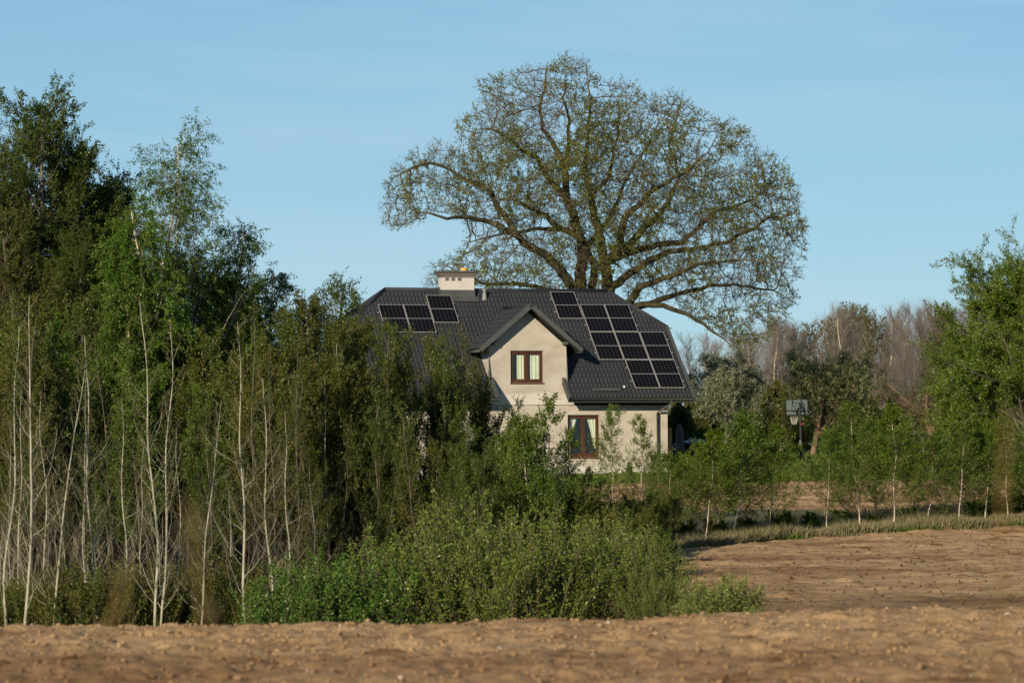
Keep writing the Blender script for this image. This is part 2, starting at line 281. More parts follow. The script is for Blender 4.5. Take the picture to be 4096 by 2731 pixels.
def p_birch(seed, H=12, lean=(0, 0), stems=2, leaf='lf_birch', wid=1.0, nl=8, nb=34, lsz=.048, bark='birchtan', droop=-.2):
    g = np.random.default_rng(seed); Ts = [trunk(H*(1-.08*i), .095*(1-.2*i), g, 20, .03, (lean[0]+g.normal()*.035*i, lean[1]), (i*.12, 0, -.2)) for i in range(stems)]
    T = cat(*Ts); a = Asm(); a.tube(T, M[bark], 8)
    B = kids(*T, nb, g, .22, .98, 46, 8, lambda t, L: wid*(.5+2.6*np.sin(np.pi*np.clip(t, 0, 1))**.7*np.clip(1.15-t, .1, 1)), 9, .08, .07, .28, .008); a.tube(B, M[bark], 4)
    C = kids(*B, 9, g, .2, 1, 45, 14, lambda t, L: .4+L*.25, 6, .1, droop*.6, .5, .004)
    D_ = kids(*C, 4, g, .2, 1, 40, 14, lambda t, L: .32+0*t, 5, .08, droop*1.6, .6, .0025)
    c = Asm(); c.tube(C, M['twig']); c.tube(D_, M['twig'])
    for X, n in ((D_, int(nl*3.2)), (C, 14)): P, D = on(*X, n, g, .15); c.leaf(P+g.normal(size=P.shape)*.03, D, lsz, M[leaf], g)
    return Proto('birch_tree', [('trunk', a.mesh('birch_trunk')), ('crown', c.mesh('birch_crown'))], H)
def p_tall(seed, H=13, leaf='lf_alder', leaf2='lf_brown', wid=1.0, stems=2, nl=8, nb=58, name='alder_tree'):
    g = np.random.default_rng(seed); Ts = [trunk(H*(1-.1*i), .16*(1-.15*i), g, 20, .03, (g.normal()*.07*i, g.normal()*.05*i), (i*.2, 0, -.2)) for i in range(stems)]
    T = cat(*Ts); a = Asm(); a.tube(T, M['greybark'], 7)
    B = kids(*T, nb, g, .14, .99, 50, 9, lambda t, L: wid*(.4+2.6*np.clip(1.12-t, .02, 1)**.75), 8, .08, .09, .4, .008); a.tube(B, M['greybark'], 4)
    C = kids(*B, 9, g, .15, 1, 42, 12, lambda t, L: .3+L*.28, 5, .1, .08, .5, .004); D_ = kids(*C, 4, g, .2, 1, 36, 12, lambda t, L: .12+L*.4, 4, .1, .06, .6, .0028)
    c = Asm(); c.tube(C, M['twig']); c.tube(D_, M['twig'])
    for X, n in ((D_, int(nl*2.8)), (C, 18)):
        P, D = on(*X, n, g, .1); lo = g.random(len(P)) < np.clip(1.15-P[:, 2]/(H*.75), 0, .8)
        c.leaf(P[~lo]+g.normal(size=P[~lo].shape)*.03, D[~lo], .055, M[leaf], g); c.leaf(P[lo]+g.normal(size=P[lo].shape)*.03, D[lo], .042, M[leaf2], g)
    return Proto(name, [('trunk', a.mesh(name+'_trunk')), ('crown', c.mesh(name+'_crown'))], H)
def p_far(seed, H=11, tint='twiggrey', leaf=None, stems=1):
    g = np.random.default_rng(seed); T = cat(*[trunk(H*(1-.07*i), .12, g, 14, .03, (g.normal()*.05, 0), (i*.5, 0, -.2)) for i in range(stems)]); a = Asm(); a.tube(T, M['birchtan'] if seed % 3 == 0 else M[tint], 5)
    B = kids(*T, 44, g, .2, .99, 34, 9, lambda t, L: .8+3.0*np.clip(1.15-t, .05, 1), 6, .06, .12, .35, .012)
    C = kids(*B, 10, g, .15, 1, 28, 9, lambda t, L: .3+L*.33, 4, .09, .10, .6, .008); D_ = kids(*C, 4, g, .1, 1, 28, 10, lambda t, L: .15+L*.5, 3, .1, .1, .7, .005)
    c = Asm(); c.tube(B, M[tint]); c.tube(C, M[tint]); c.tube(D_, M[tint])
    if leaf: P, D = on(*C, 8, g, .1); c.leaf(P, D, .14, M[leaf], g)
    return Proto('bare_tree', [('trunk', a.mesh('bare_trunk')), ('crown', c.mesh('bare_crown'))], H)
def p_ball(seed, H, rx, leaf, bl=.03, nl=9, lsz=.065, name='pear_tree', bark='greybark'):
    g = np.random.default_rng(seed); T = trunk(H*.86, .2, g, 12, .05); B = kids(*T, 44, g, .14, .98, 62, 12, lambda t, L: 1+0*t, 9, .10, .05, .4, .02, 0, ell=(H*.56, rx, H*.42))
    C = kids(*B, 11, g, .2, 1, 46, 13, lambda t, L: .35+L*.3, 6, .13, .03, .5, .008); D_ = kids(*C, 8, g, .1, 1, 44, 15, lambda t, L: .15+L*.36, 4, .13, .03, .5, .004)
    a = Asm(); a.tube(T, M[bark], 9); a.tube(B, M[bark], 5); c = Asm(); c.tube(C, M[bark], 4); c.tube(D_, M['twig'])
    for X, n in ((D_, nl), (C, nl*2)):
        P, D = on(*X, n, g, .1); b = g.random(len(P)) < bl; c.leaf(P[~b]+g.normal(size=P[~b].shape)*.05, D[~b], lsz, M[leaf], g)
        if b.any(): c.leaf(P[b]+g.normal(size=P[b].shape)*.05, D[b], .06, M['blossom'], g, w=.6)
    return Proto(name, [('trunk', a.mesh(name+'_trunk')), ('crown', c.mesh(name+'_crown'))], H)
def p_round(seed, H=5, leaf='lf_blossomtree', bark='greybark', bl=.25, wid=1.0, lsz=.06, trunkf=.28, nl=9, name='orchard_tree', blsz=.05, stems=1, rt=.13, up=.05, bang=42, nbr=9):
    g = np.random.default_rng(seed); th = H*trunkf; T = cat(*[trunk(th*1.25, rt, g, 7, .07, (g.normal()*.12*(stems-1), 0), (i*.35, 0, -.2)) for i in range(stems)]); T[1][:, :] = rt*np.linspace(1.1, .75, T[1].shape[1])[None, :]
    B = kids(*T, max(nbr//stems, 4), g, .55, .99, bang, 12, lambda t, L: H*.62+0*t, 10, .13, up, .55, .02, .5)
    C = kids(*B, 14, g, .15, 1, 48, 14, lambda t, L: wid*H*.27*np.clip(1.25-t, .2, 1), 7, .16, up*.6, .5, .009, .25)
    D_ = kids(*C, 9, g, .1, 1, 46, 16, lambda t, L: .15+L*.38, 5, .16, .02, .5, .004); E_ = kids(*D_, 2, g, .2, 1, 42, 15, lambda t, L: .1+L*.4, 3, .1, .02, .6, .003)
    a = Asm(); a.tube(T, M[bark], 9); a.tube(B, M[bark], 6); c = Asm(); c.tube(C, M[bark], 4); c.tube(D_, M['twig']); c.tube(E_, M['twig'])
    if nl:
        for X, n in ((E_, int(nl*1.6)), (D_, nl)):
            P, D = on(*X, n, g, .1); b = g.random(len(P)) < bl; c.leaf(P[~b]+g.normal(size=P[~b].shape)*.03, D[~b], lsz, M[leaf], g)
            if b.any(): c.leaf(P[b]+g.normal(size=P[b].shape)*.03, D[b], blsz, M['blossom'], g, w=.6)
    zt = 0; return Proto(name, [('trunk', a.mesh(name+'_trunk')), ('crown', c.mesh(name+'_crown'))], zt)

# ------------------------------------------------------------------ ground
def vn(x, y, s):
    xi = np.floor(x).astype(np.int64); yi = np.floor(y).astype(np.int64); fx = x-xi; fy = y-yi; fx = fx*fx*(3-2*fx); fy = fy*fy*(3-2*fy)
    def h(a, b):
        n = (a*374761393+b*668265263+s*974711) & 0x7fffffff; n = ((n ^ (n >> 13))*1274126177) & 0x7fffffff; return ((n ^ (n >> 16)) & 0xffff)/65535.0
    return (h(xi, yi)*(1-fx)+h(xi+1, yi)*fx)*(1-fy)+(h(xi, yi+1)*(1-fx)+h(xi+1, yi+1)*fx)*fy
def soil(x, y):
    r = .06*(vn(x/1.3, y/.9, 1)-.5)+.08*(vn(x/.45, y/.33, 2)-.5)+.08*(np.maximum(vn(x/.19, y/.15, 3), .42)-.5)+.035*(vn(x/.08, y/.07, 4)-.5)
    return r+.02*np.sin(y*2*np.pi/1.6+.5*np.sin(x*.3))*np.clip((y-40)/20, 0, 1)
def geo(a, b, st, g):
    out = [a]; s = st; sg = 1 if b > a else -1
    while (b-out[-1])*sg > 0: out.append(out[-1]+sg*s); s *= g
    return out[1:]
def build_ground():
    xs = sorted(geo(-5.2, -4000, .05, 1.13))+list(np.arange(-5.2, 5.6, .03))+list(np.arange(5.6, 18.5, .11))+geo(18.5, 4000, .2, 1.22)
    ys = list(np.arange(0, 20.5, .6))+list(np.arange(20.5, 32.5, .03))+list(np.arange(32.5, 52, .3))+list(np.arange(52, 120, .15))+geo(120, 5600, .5, 1.1)
    xs = np.array(xs); ys = np.array([-40, -12]+ys); X, Y = np.meshgrid(xs, ys)
    isoil = ((Y < edgeY(X)+.25*np.sin(X*1.7)+.5*(vn(X/.8, Y/.8, 9)-.5)) & ~((X < 1.5) & (Y > 52))) | ((Y > 103+.6*np.sin(X)) & (Y < 118.3+.8*np.sin(X*.5)) & (X > -2))
    Z = hgt(X, Y)+np.where(isoil, soil(X, Y), .02*(vn(X/.5, Y/.5, 5)-.5)) - .006
    ny, nx = X.shape; V = np.stack([X, Y, Z], -1).reshape(-1, 3)
    i = (np.arange(ny-1)[:, None]*nx+np.arange(nx-1)[None, :]); Q = np.stack([i, i+1, i+nx+1, i+nx], -1).reshape(-1, 4)
    fs = isoil[:-1, :-1].ravel(); fy = Y[:-1, :-1].ravel(); fx = X[:-1, :-1].ravel(); lawn = (~fs) & (fy > 110)
    for nm, msk, mt in (('ploughed_field', fs, M['soil']), ('lawn', lawn, M['lawn']), ('grass_verge', ~(fs | lawn), M['verge'])):
        q = Q[msk]; u, inv = np.unique(q, return_inverse=True); o = ob(nm, mesh_np(nm, V[u], inv.reshape(-1, 4), [mt])); tag(o, kind='structure')
def mat_soil():
    mt, t, out = newmat('ploughed_soil'); v = coords(t); p = N(t, 'ShaderNodeBsdfPrincipled'); p.inputs['Roughness'].default_value = .95; p.inputs['Specular IOR Level'].default_value = .1
    f1 = noise(t, coords(t, (.5, 1.3, 1)), 1.6, 8, .68); f2 = noise(t, coords(t, (.12, .3, 1)), .8, 4); f3 = noise(t, coords(t, (1.4, 1.4, 1)), 15, 6, .75)
    c = ramp(t, [(.27, (.10, .050, .021)), (.37, (.20, .118, .055)), (.46, (.37, .245, .13)), (.72, (.47, .33, .19))], f1)
    d = ramp(t, [(.36, (.62, .56, .54)), (.52, (1, 1, 1)), (1, (1.0, 1.0, 1.0))], f2); e = ramp(t, [(.33, (.5, .46, .43)), (.47, (1, 1, 1)), (.66, (1.08, 1.06, 1.02))], f3)
    a = N(t, 'ShaderNodeMix'); a.data_type = 'RGBA'; a.blend_type = 'MULTIPLY'; a.inputs[0].default_value = 1; b = N(t, 'ShaderNodeMix'); b.data_type = 'RGBA'; b.blend_type = 'MULTIPLY'; b.inputs[0].default_value = .8
    sx = N(t, 'ShaderNodeSeparateXYZ'); t.links.new(v, sx.inputs[0]); wob = N(t, 'ShaderNodeMath'); wob.operation = 'MULTIPLY_ADD'; wob.inputs[1].default_value = 22; t.links.new(noise(t, coords(t, (.5, 1, 1)), .16, 4), wob.inputs[0]); t.links.new(sx.outputs['Y'], wob.inputs[2])
    mr = N(t, 'ShaderNodeMapRange'); mr.inputs['From Min'].default_value = 71; mr.inputs['From Max'].default_value = 77; mr.inputs['To Min'].default_value = .62; t.links.new(wob.outputs[0], mr.inputs[0])      # damp soil lying in the hollow
    nr = N(t, 'ShaderNodeMapRange'); nr.inputs['From Min'].default_value = 48; nr.inputs['From Max'].default_value = 44; nr.inputs['To Min'].default_value = 0; nr.inputs['To Max'].default_value = .86; t.links.new(sx.outputs['Y'], nr.inputs[0])
    mm_ = N(t, 'ShaderNodeMath'); mm_.operation = 'MAXIMUM'; t.links.new(mr.outputs[0], mm_.inputs[0]); t.links.new(nr.outputs[0], mm_.inputs[1]); vm = N(t, 'ShaderNodeVectorMath'); vm.operation = 'SCALE'; t.links.new(c, vm.inputs[0]); t.links.new(mm_.outputs[0], vm.inputs['Scale']); c = vm.outputs[0]
    t.links.new(c, a.inputs[6]); t.links.new(d, a.inputs[7]); t.links.new(a.outputs[2], b.inputs[6]); t.links.new(e, b.inputs[7]); t.links.new(b.outputs[2], p.inputs['Base Color'])
    bp = N(t, 'ShaderNodeBump'); bp.inputs['Strength'].default_value = .9; bp.inputs['Distance'].default_value = .03; t.links.new(f3, bp.inputs['Height']); t.links.new(bp.outputs[0], p.inputs['Normal'])
    t.links.new(p.outputs[0], out.inputs[0]); return mt
M['soil'] = mat_soil()
M['clod'] = mat_noise('clods', [(.3, (.11, .06, .028)), (.5, (.26, .16, .078)), (.75, (.42, .28, .15))], 3, .95, .8, spec=.1)
M['darkclod'] = mat_noise('damp_clods', [(.3, (.07, .035, .016)), (.6, (.16, .09, .042)), (.75, (.34, .22, .12))], 1.2, .95, .8, spec=.1)
M['stone'] = mat_noise('field_stones', [(.3, (.28, .22, .16)), (.7, (.5, .43, .34))], 5, .8, .2)
M['lawn'] = mat_noise('lawn_ground', [(.3, (.05, .085, .018)), (.55, (.085, .12, .03)), (.75, (.15, .14, .06))], 1.5, .95, .5)
M['verge'] = mat_noise('verge_ground', [(.3, (.07, .06, .03)), (.55, (.13, .115, .055)), (.75, (.19, .16, .09))], 2.2, .95, .5)
build_ground()
R0 = np.random.default_rng(77)
def clods(n, xr, yr, smin, smax, mat, name, label, cat_, seed):
    g = np.random.default_rng(seed); y = g.uniform(*yr, n); x = g.uniform(xr[0], xr[1], n)*(1 if yr[1] < 40 else 1); ok = y < edgeY(x)-.3; x = x[ok]; y = y[ok]; n = len(x)
    bm = bmesh.new(); bmesh.ops.create_icosphere(bm, subdivisions=2, radius=1); b = np.array([v.co[:] for v in bm.verts]); tri = np.array([[v.index for v in f.verts] for f in bm.faces]); bm.free()
    s = smin+(smax-smin)*g.random(n)**5; k = len(b); sc = g.uniform(.6, 1.25, (n, 1, 3))*s[:, None, None]; sc[..., 2] *= .75
    dv = 1+.45*np.sin(b@g.normal(size=(3, n))*2.6+g.uniform(0, 6, n)).T[:, :, None]*.5+.16*g.normal(size=(n, k, 1)); a = g.uniform(0, 6.28, n)
    P = b[None]*dv*sc; c, s_ = np.cos(a)[:, None], np.sin(a)[:, None]; Px = P[..., 0]*c-P[..., 1]*s_; Py = P[..., 0]*s_+P[..., 1]*c
    P = np.stack([Px+x[:, None], Py+y[:, None], P[..., 2]+(hgt(x, y)+soil(x, y)+s*.25)[:, None]], -1).reshape(-1, 3)
    Q = (tri[None]+(np.arange(n)*k)[:, None, None]).reshape(-1, 3); o = ob(name, mesh_np(name, P, Q, [M[mat]], smooth=True)); tag(o, label, cat_, kind='stuff')
clods(16000, (-4.8, 5.2), (21, 31.5), .003, .024, 'soil', 'soil_clods', 'loose brown clods of soil lying on the near ridge of the ploughed field', 'soil clods', 3)
clods(200, (-4.8, 5.2), (21, 31.2), .008, .024, 'stone', 'small_stones', 'small pale stones lying in the near ploughed soil', 'stones', 4)
clods(9000, (2, 18), (56, 96), .006, .036, 'darkclod', 'field_clods', 'brown soil clods scattered over the lower ploughed field', 'soil clods', 5)
def blades(n, xf, yf, hmin, hmax, mat, name, label, cat_, seed, wid=.012, lean=.35, extra=None, parent=None):
    g = np.random.default_rng(seed); x = xf(g, n); y = yf(g, n, x)
    if extra is not None: k = extra(x, y); x = x[k]; y = y[k]
    n = len(x); P = np.stack([x, y, hgt(x, y)-.02], 1); h = g.uniform(hmin, hmax, n)*(.5+1.0*vn(x/1.1, y/1.1, seed)); d = nrm(np.stack([g.normal(size=n)*lean, g.normal(size=n)*lean, np.ones(n)], 1))
    b = nrm(np.stack([g.normal(size=n), g.normal(size=n), np.zeros(n)], 1))*wid; q = P+d*(h*.55)[:, None]; e = P+d*h[:, None]+np.stack([g.normal(size=n), g.normal(size=n), -np.abs(g.normal(size=n))*.4], 1)*(h*.25)[:, None]
    V = np.stack([P-b, P+b, q+b*.8, q-b*.8, e+b*.15, e-b*.15], 1).reshape(-1, 3); i = np.arange(n)[:, None]*6; Q = np.concatenate([i+np.array([[0, 1, 2, 3]]), i+np.array([[3, 2, 4, 5]])], 1).reshape(-1, 4)
    o = ob(name, mesh_np(name, V, Q, [M[mat]], rnd=np.repeat(g.random(n), 6))); tag(o, label, cat_, kind='stuff'); return o
vx = lambda g, n: g.uniform(.5, 20, n)
def vy(g, n, x): e = edgeY(x)+.25*np.sin(x*1.7); return e+.05+np.abs(g.normal(size=n))*2.6
blades(65000, vx, vy, .10, .42, 'drygrass', 'dry_grass_strip', 'dry pale grass growing along the edge of the ploughed field under the birch saplings', 'dry grass', 11)
blades(26000, vx, lambda g, n, x: edgeY(x)+.1+np.abs(g.normal(size=n))*1.2, .06, .2, 'grass', 'green_verge_grass', 'short green grass patches between the dry grass at the field edge', 'grass', 12, extra=lambda x, y: vn(x/1.6, y/1.2, 40) > .52)
blades(60000, lambda g, n: g.uniform(2, 24, n), lambda g, n, x: 118.2+np.abs(g.normal(size=n))*9, .05, .17, 'grass', 'lawn_grass', 'green lawn grass between the upper field strip and the basketball hoop', 'grass', 13, wid=.018)
blades(30000, lambda g, n: g.uniform(4, 32, n), lambda g, n, x: 140+g.random(n)*40, .1, .4, 'grass', 'orchard_grass', 'long green grass under the orchard trees', 'grass', 15, wid=.025)
blades(2500, lambda g, n: g.uniform(8.6, 11.4, n), lambda g, n, x: 152+g.random(n)*9, .25, .5, 'flower', 'yellow_wildflowers', 'patch of yellow flowers under the grey orchard tree beside the house', 'flowers', 16, wid=.03)
blades(900, lambda g, n: g.uniform(-4.6, 5, n), lambda g, n, x: g.uniform(21, 31, n), .02, .09, 'straw', 'straw_litter', 'short straw stalks lying in the near ploughed soil', 'straw', 17, wid=.0018, lean=3)

# ------------------------------------------------------------------ house
HO = at(2672, 1900, 133.0); PSI = math.radians(17)
def L3(u, v, z): return (u, -v, z)
def bmo(name, bm, mat, parent=None, smooth=False):
    bmesh.ops.recalc_face_normals(bm, faces=bm.faces); me = bpy.data.meshes.new(name); bm.to_mesh(me); bm.free()
    for mt in (mat if isinstance(mat, (list, tuple)) else [mat]): me.materials.append(mt)
    if smooth: me.polygons.foreach_set('use_smooth', [True]*len(me.polygons))
    return ob(name, me, parent)
def box(bm, a0, a1, b0, b1, c0, c1, bev=0):
    vs = [bm.verts.new((x, y, z)) for x in (a0, a1) for y in (b0, b1) for z in (c0, c1)]
    fs = [bm.faces.new([vs[i] for i in f]) for f in ((0, 1, 3, 2), (4, 6, 7, 5), (0, 4, 5, 1), (2, 3, 7, 6), (0, 2, 6, 4), (1, 5, 7, 3))]
    if bev: bmesh.ops.bevel(bm, geom=list({e for f in fs for e in f.edges}), offset=bev, segments=2, affect='EDGES')
    return vs
def hbox(bm, u0, u1, v0, v1, z0, z1, bev=0): return box(bm, u0, u1, -v1, -v0, z0, z1, bev)
def bar(bm, p0, p1, w, h, up=(0, 0, 1)):
    p0 = Vector(p0); p1 = Vector(p1); d = (p1-p0).normalized(); s = d.cross(Vector(up)).normalized()*w/2; t = s.cross(d).normalized()*h/2
    vs = [bm.verts.new(p+a*s+b*t) for p in (p0, p1) for a in (-1, 1) for b in (-1, 1)]
    for f in ((0, 1, 3, 2), (4, 6, 7, 5), (0, 4, 5, 1), (2, 3, 7, 6), (0, 2, 6, 4), (1, 5, 7, 3)): bm.faces.new([vs[i] for i in f])
def pipe(bm, pts, r, S=10):
    pts = [Vector(p) for p in pts]; rings = []; rr = r if isinstance(r, (list, tuple)) else [r]*len(pts)
    for i, p in enumerate(pts):
        d = (pts[min(i+1, len(pts)-1)]-pts[max(i-1, 0)]).normalized(); ref = Vector((0, 0, 1)) if abs(d.z) < .9 else Vector((1, 0, 0)); a = d.cross(ref).normalized(); b = d.cross(a)
        rings.append([bm.verts.new(p+(a*math.cos(k*2*math.pi/S)+b*math.sin(k*2*math.pi/S))*rr[i]) for k in range(S)])
    for A, B in zip(rings, rings[1:]):
        for k in range(S): bm.faces.new((A[k], A[(k+1) % S], B[(k+1) % S], B[k]))
    bm.faces.new(rings[0]); bm.faces.new(rings[-1][::-1])
def prism(bm, pts, off):
    a = [bm.verts.new(p) for p in pts]; b = [bm.verts.new(Vector(p)+Vector(off)) for p in pts]; bm.faces.new(a); bm.faces.new(b[::-1]); n = len(a)
    for i in range(n): bm.faces.new((a[i], b[i], b[(i+1) % n], a[(i+1) % n]))
def inpoly(poly, x, y):
    c = np.zeros(x.shape, bool); n = len(poly)
    for i in range(n):
        x0, y0 = poly[i]; x1, y1 = poly[(i+1) % n]
        if y0 == y1: continue
        k = ((y0 > y) != (y1 > y)) & (x < (x1-x0)*(y-y0)/(y1-y0)+x0); c ^= k
    return c
def tiled(name, poly, org, A, D, mat, parent, da=.023, wave=.172, row=.32):
    A = np.array(A, float); D = np.array(D, float); Nn = nrm(np.cross(A, D)); Nn = Nn*(1 if Nn[2] > 0 else -1); P = np.array(poly); a0, a1 = P[:, 0].min(), P[:, 0].max(); d0, d1 = P[:, 1].min(), P[:, 1].max()
    a = np.arange(a0, a1+da, da); ds = []; hs = []
    k = 0
    while d0+k*row < d1+.001:
        for f, hh in ((0, -.0), (.32, .006), (.66, .013), (.985, .022)): ds.append(d0+k*row+f*row); hs.append(hh)
        k += 1
    ds = np.array(ds); hs = np.array(hs); AA, DD = np.meshgrid(a, ds); s = np.sin(AA*2*np.pi/wave); H = hs[:, None]+.007*np.sign(s)*np.abs(s)**1.3
    DD2 = DD+.045*(np.sin(AA*2*np.pi/wave-.9))*((hs > .02) | (hs == 0))[:, None]
    V = np.array(org)[None, None]+AA[..., None]*A+DD2[..., None]*D+H[..., None]*Nn; ny, nx = AA.shape
    i = np.arange(ny-1)[:, None]*nx+np.arange(nx-1)[None]; Q = np.stack([i, i+1, i+nx+1, i+nx], -1).reshape(-1, 4)
    ca = (AA[:-1, :-1]+da/2).ravel(); cd = ((DD[:-1, :-1]+DD[1:, 1:])/2).ravel(); Q = Q[inpoly(poly, ca, cd)]; u, inv = np.unique(Q, return_inverse=True)
    return ob(name, mesh_np(name, V.reshape(-1, 3)[u], inv.reshape(-1, 4), [mat]), parent)

M['roof'] = mat_noise('anthracite_metal_tiles', [(.3, (.026, .029, .035)), (.7, (.036, .039, .046))], 1.2, .65, 0, spec=.15)
M['flash'] = mat_noise('anthracite_flashing', [(.3, (.060, .064, .062)), (.7, (.078, .082, .078))], 2, .45, 0, spec=.4)
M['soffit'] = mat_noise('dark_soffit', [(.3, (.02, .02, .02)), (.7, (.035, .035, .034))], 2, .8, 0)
def mat_stucco():
    mt, t, out = newmat('beige_stucco'); v = coords(t); p = N(t, 'ShaderNodeBsdfPrincipled'); p.inputs['Roughness'].default_value = .92; p.inputs['Specular IOR Level'].default_value = .15
    f = noise(t, coords(t, (1, 1, 1.4)), .9, 5, .6, dist=.6); c = ramp(t, [(.32, (.29, .262, .218)), (.5, (.345, .318, .27)), (.68, (.385, .36, .315))], f)
    sx = N(t, 'ShaderNodeSeparateXYZ'); t.links.new(v, sx.inputs[0]); nn = noise(t, v, 1.1, 3)
    ad = N(t, 'ShaderNodeMath'); ad.operation = 'MULTIPLY_ADD'; ad.inputs[1].default_value = .5; t.links.new(nn, ad.inputs[0]); t.links.new(sx.outputs['Z'], ad.inputs[2])
    def band(lo, hi, s):
        a = N(t, 'ShaderNodeMapRange'); a.inputs['From Min'].default_value = lo; a.inputs['From Max'].default_value = lo+s; t.links.new(ad.outputs[0], a.inputs[0])
        b = N(t, 'ShaderNodeMapRange'); b.inputs['From Min'].default_value = hi; b.inputs['From Max'].default_value = hi+s; b.inputs['To Min'].default_value = 1; b.inputs['To Max'].default_value = 0; t.links.new(ad.outputs[0], b.inputs[0])
        m_ = N(t, 'ShaderNodeMath'); m_.operation = 'MULTIPLY'; t.links.new(a.outputs[0], m_.inputs[0]); t.links.new(b.outputs[0], m_.inputs[1]); return m_.outputs[0]
    s1 = band(3.1, 3.62, .1); s2 = band(-2, .62, .04); mxx = N(t, 'ShaderNodeMath'); mxx.operation = 'MAXIMUM'; t.links.new(s1, mxx.inputs[0]); t.links.new(s2, mxx.inputs[1])
    mm = N(t, 'ShaderNodeMath'); mm.operation = 'MULTIPLY'; mm.inputs[1].default_value = .7; t.links.new(mxx.outputs[0], mm.inputs[0])
    x_ = N(t, 'ShaderNodeMix'); x_.data_type = 'RGBA'; x_.inputs[7].default_value = (.46, .45, .42, 1); t.links.new(mm.outputs[0], x_.inputs[0]); t.links.new(c, x_.inputs[6]); t.links.new(x_.outputs[2], p.inputs['Base Color'])
    b = N(t, 'ShaderNodeBump'); b.inputs['Strength'].default_value = .25; b.inputs['Distance'].default_value = .01; t.links.new(noise(t, v, 14, 4), b.inputs['Height']); t.links.new(b.outputs[0], p.inputs['Normal'])
    t.links.new(p.outputs[0], out.inputs[0]); return mt
M['stucco'] = mat_stucco()
M['chimney'] = mat_noise('chimney_render', [(.3, (.50, .48, .455)), (.7, (.56, .54, .51))], 1.5, .9, .15)
M['band'] = mat_noise('chimney_bands', [(.3, (.15, .13, .11)), (.7, (.19, .165, .14))], 2, .8, 0)
M['pot'] = mat_noise('yellow_clay_pot', [(.3, (.62, .36, .10)), (.7, (.70, .43, .14))], 3, .7, 0)
M['zinc'] = mat_noise('grey_vent', [(.3, (.20, .205, .21)), (.7, (.26, .265, .27))], 3, .5, 0)
M['wood'] = mat_noise('brown_window_wood', [(.3, (.045, .016, .008)), (.7, (.10, .038, .018))], 3, .45, .1, (1, 1, .2))
M['curtain'] = mat_noise('cream_curtain', [(.3, (.80, .78, .66)), (.7, (.95, .93, .80))], 2, .9, 0)
M['alu'] = mat_noise('aluminium_frame', [(.3, (.27, .27, .27)), (.7, (.34, .34, .34))], 3, .4, 0)
M['room'] = mat_noise('room_wall', [(.3, (.10, .12, .10)), (.7, (.14, .15, .12))], 1, .9, 0)
mt, t, out = newmat('window_glass'); tr = N(t, 'ShaderNodeBsdfTransparent'); tr.inputs[0].default_value = (.88, .91, .88, 1); gl = N(t, 'ShaderNodeBsdfGlossy'); gl.inputs['Roughness'].default_value = .03; mxn = N(t, 'ShaderNodeMixShader'); mxn.inputs[0].default_value = .04
t.links.new(tr.outputs[0], mxn.inputs[1]); t.links.new(gl.outputs[0], mxn.inputs[2]); t.links.new(mxn.outputs[0], out.inputs[0]); M['glass'] = mt
def mat_pv():
    mt, t, out = newmat('solar_cells'); v = coords(t); sx = N(t, 'ShaderNodeSeparateXYZ'); t.links.new(v, sx.inputs[0])
    def mth(op, a, b=None, c=None):
        n = N(t, 'ShaderNodeMath'); n.operation = op
        for i, q in enumerate((a, b, c)):
            if q is None: continue
            if isinstance(q, (int, float)): n.inputs[i].default_value = q
            else: t.links.new(q, n.inputs[i])
        return n.outputs[0]
    def line(src, pitch, w): f = mth('FRACT', mth('DIVIDE', src, pitch)); return mth('GREATER_THAN', mth('ABSOLUTE', mth('SUBTRACT', f, .5)), .5-w/pitch/2)
    col = line(mth('ADD', sx.outputs['X'], .0), 1.03/6, .009); row = line(sx.outputs['Y'], .0846, .005); mid = mth('LESS_THAN', mth('ABSOLUTE', sx.outputs['Y']), .010)
    k = mth('MAXIMUM', mth('MAXIMUM', mth('MULTIPLY', col, .16), mth('MULTIPLY', row, .06)), mid)
    x_ = N(t, 'ShaderNodeMix'); x_.data_type = 'RGBA'; x_.inputs[6].default_value = (.004, .004, .006, 1); x_.inputs[7].default_value = (.30, .30, .32, 1); t.links.new(k, x_.inputs[0])
    p = N(t, 'ShaderNodeBsdfPrincipled'); p.inputs['Roughness'].default_value = .2; p.inputs['Specular IOR Level'].default_value = .08; t.links.new(x_.outputs[2], p.inputs['Base Color']); t.links.new(p.outputs[0], out.inputs[0]); return mt
M['pv'] = mat_pv()

def wall_cells(bm, u0, u1, z0, z1, ops, v=0., dep=.24):
    us = sorted({u0, u1}|{o[0] for o in ops}|{o[1] for o in ops}); zs = sorted({z0, z1}|{o[2] for o in ops}|{o[3] for o in ops})
    for a, b in zip(us, us[1:]):
        for c, d in zip(zs, zs[1:]):
            if any(o[0] <= a and b <= o[1] and o[2] <= c and d <= o[3] for o in ops): continue
            bm.faces.new([bm.verts.new(L3(*q)) for q in ((a, v, c), (b, v, c), (b, v, d), (a, v, d))])
    for a, b, c, d in ops:
        for q in (((a, v, c), (a, v-dep, c), (a, v-dep, d), (a, v, d)), ((b, v, c), (b, v-dep, c), (b, v-dep, d), (b, v, d)), ((a, v, d), (b, v, d), (b, v-dep, d), (a, v-dep, d)), ((a, v, c), (b, v, c), (b, v-dep, c), (a, v-dep, c))):
            bm.faces.new([bm.verts.new(L3(*k)) for k in q])
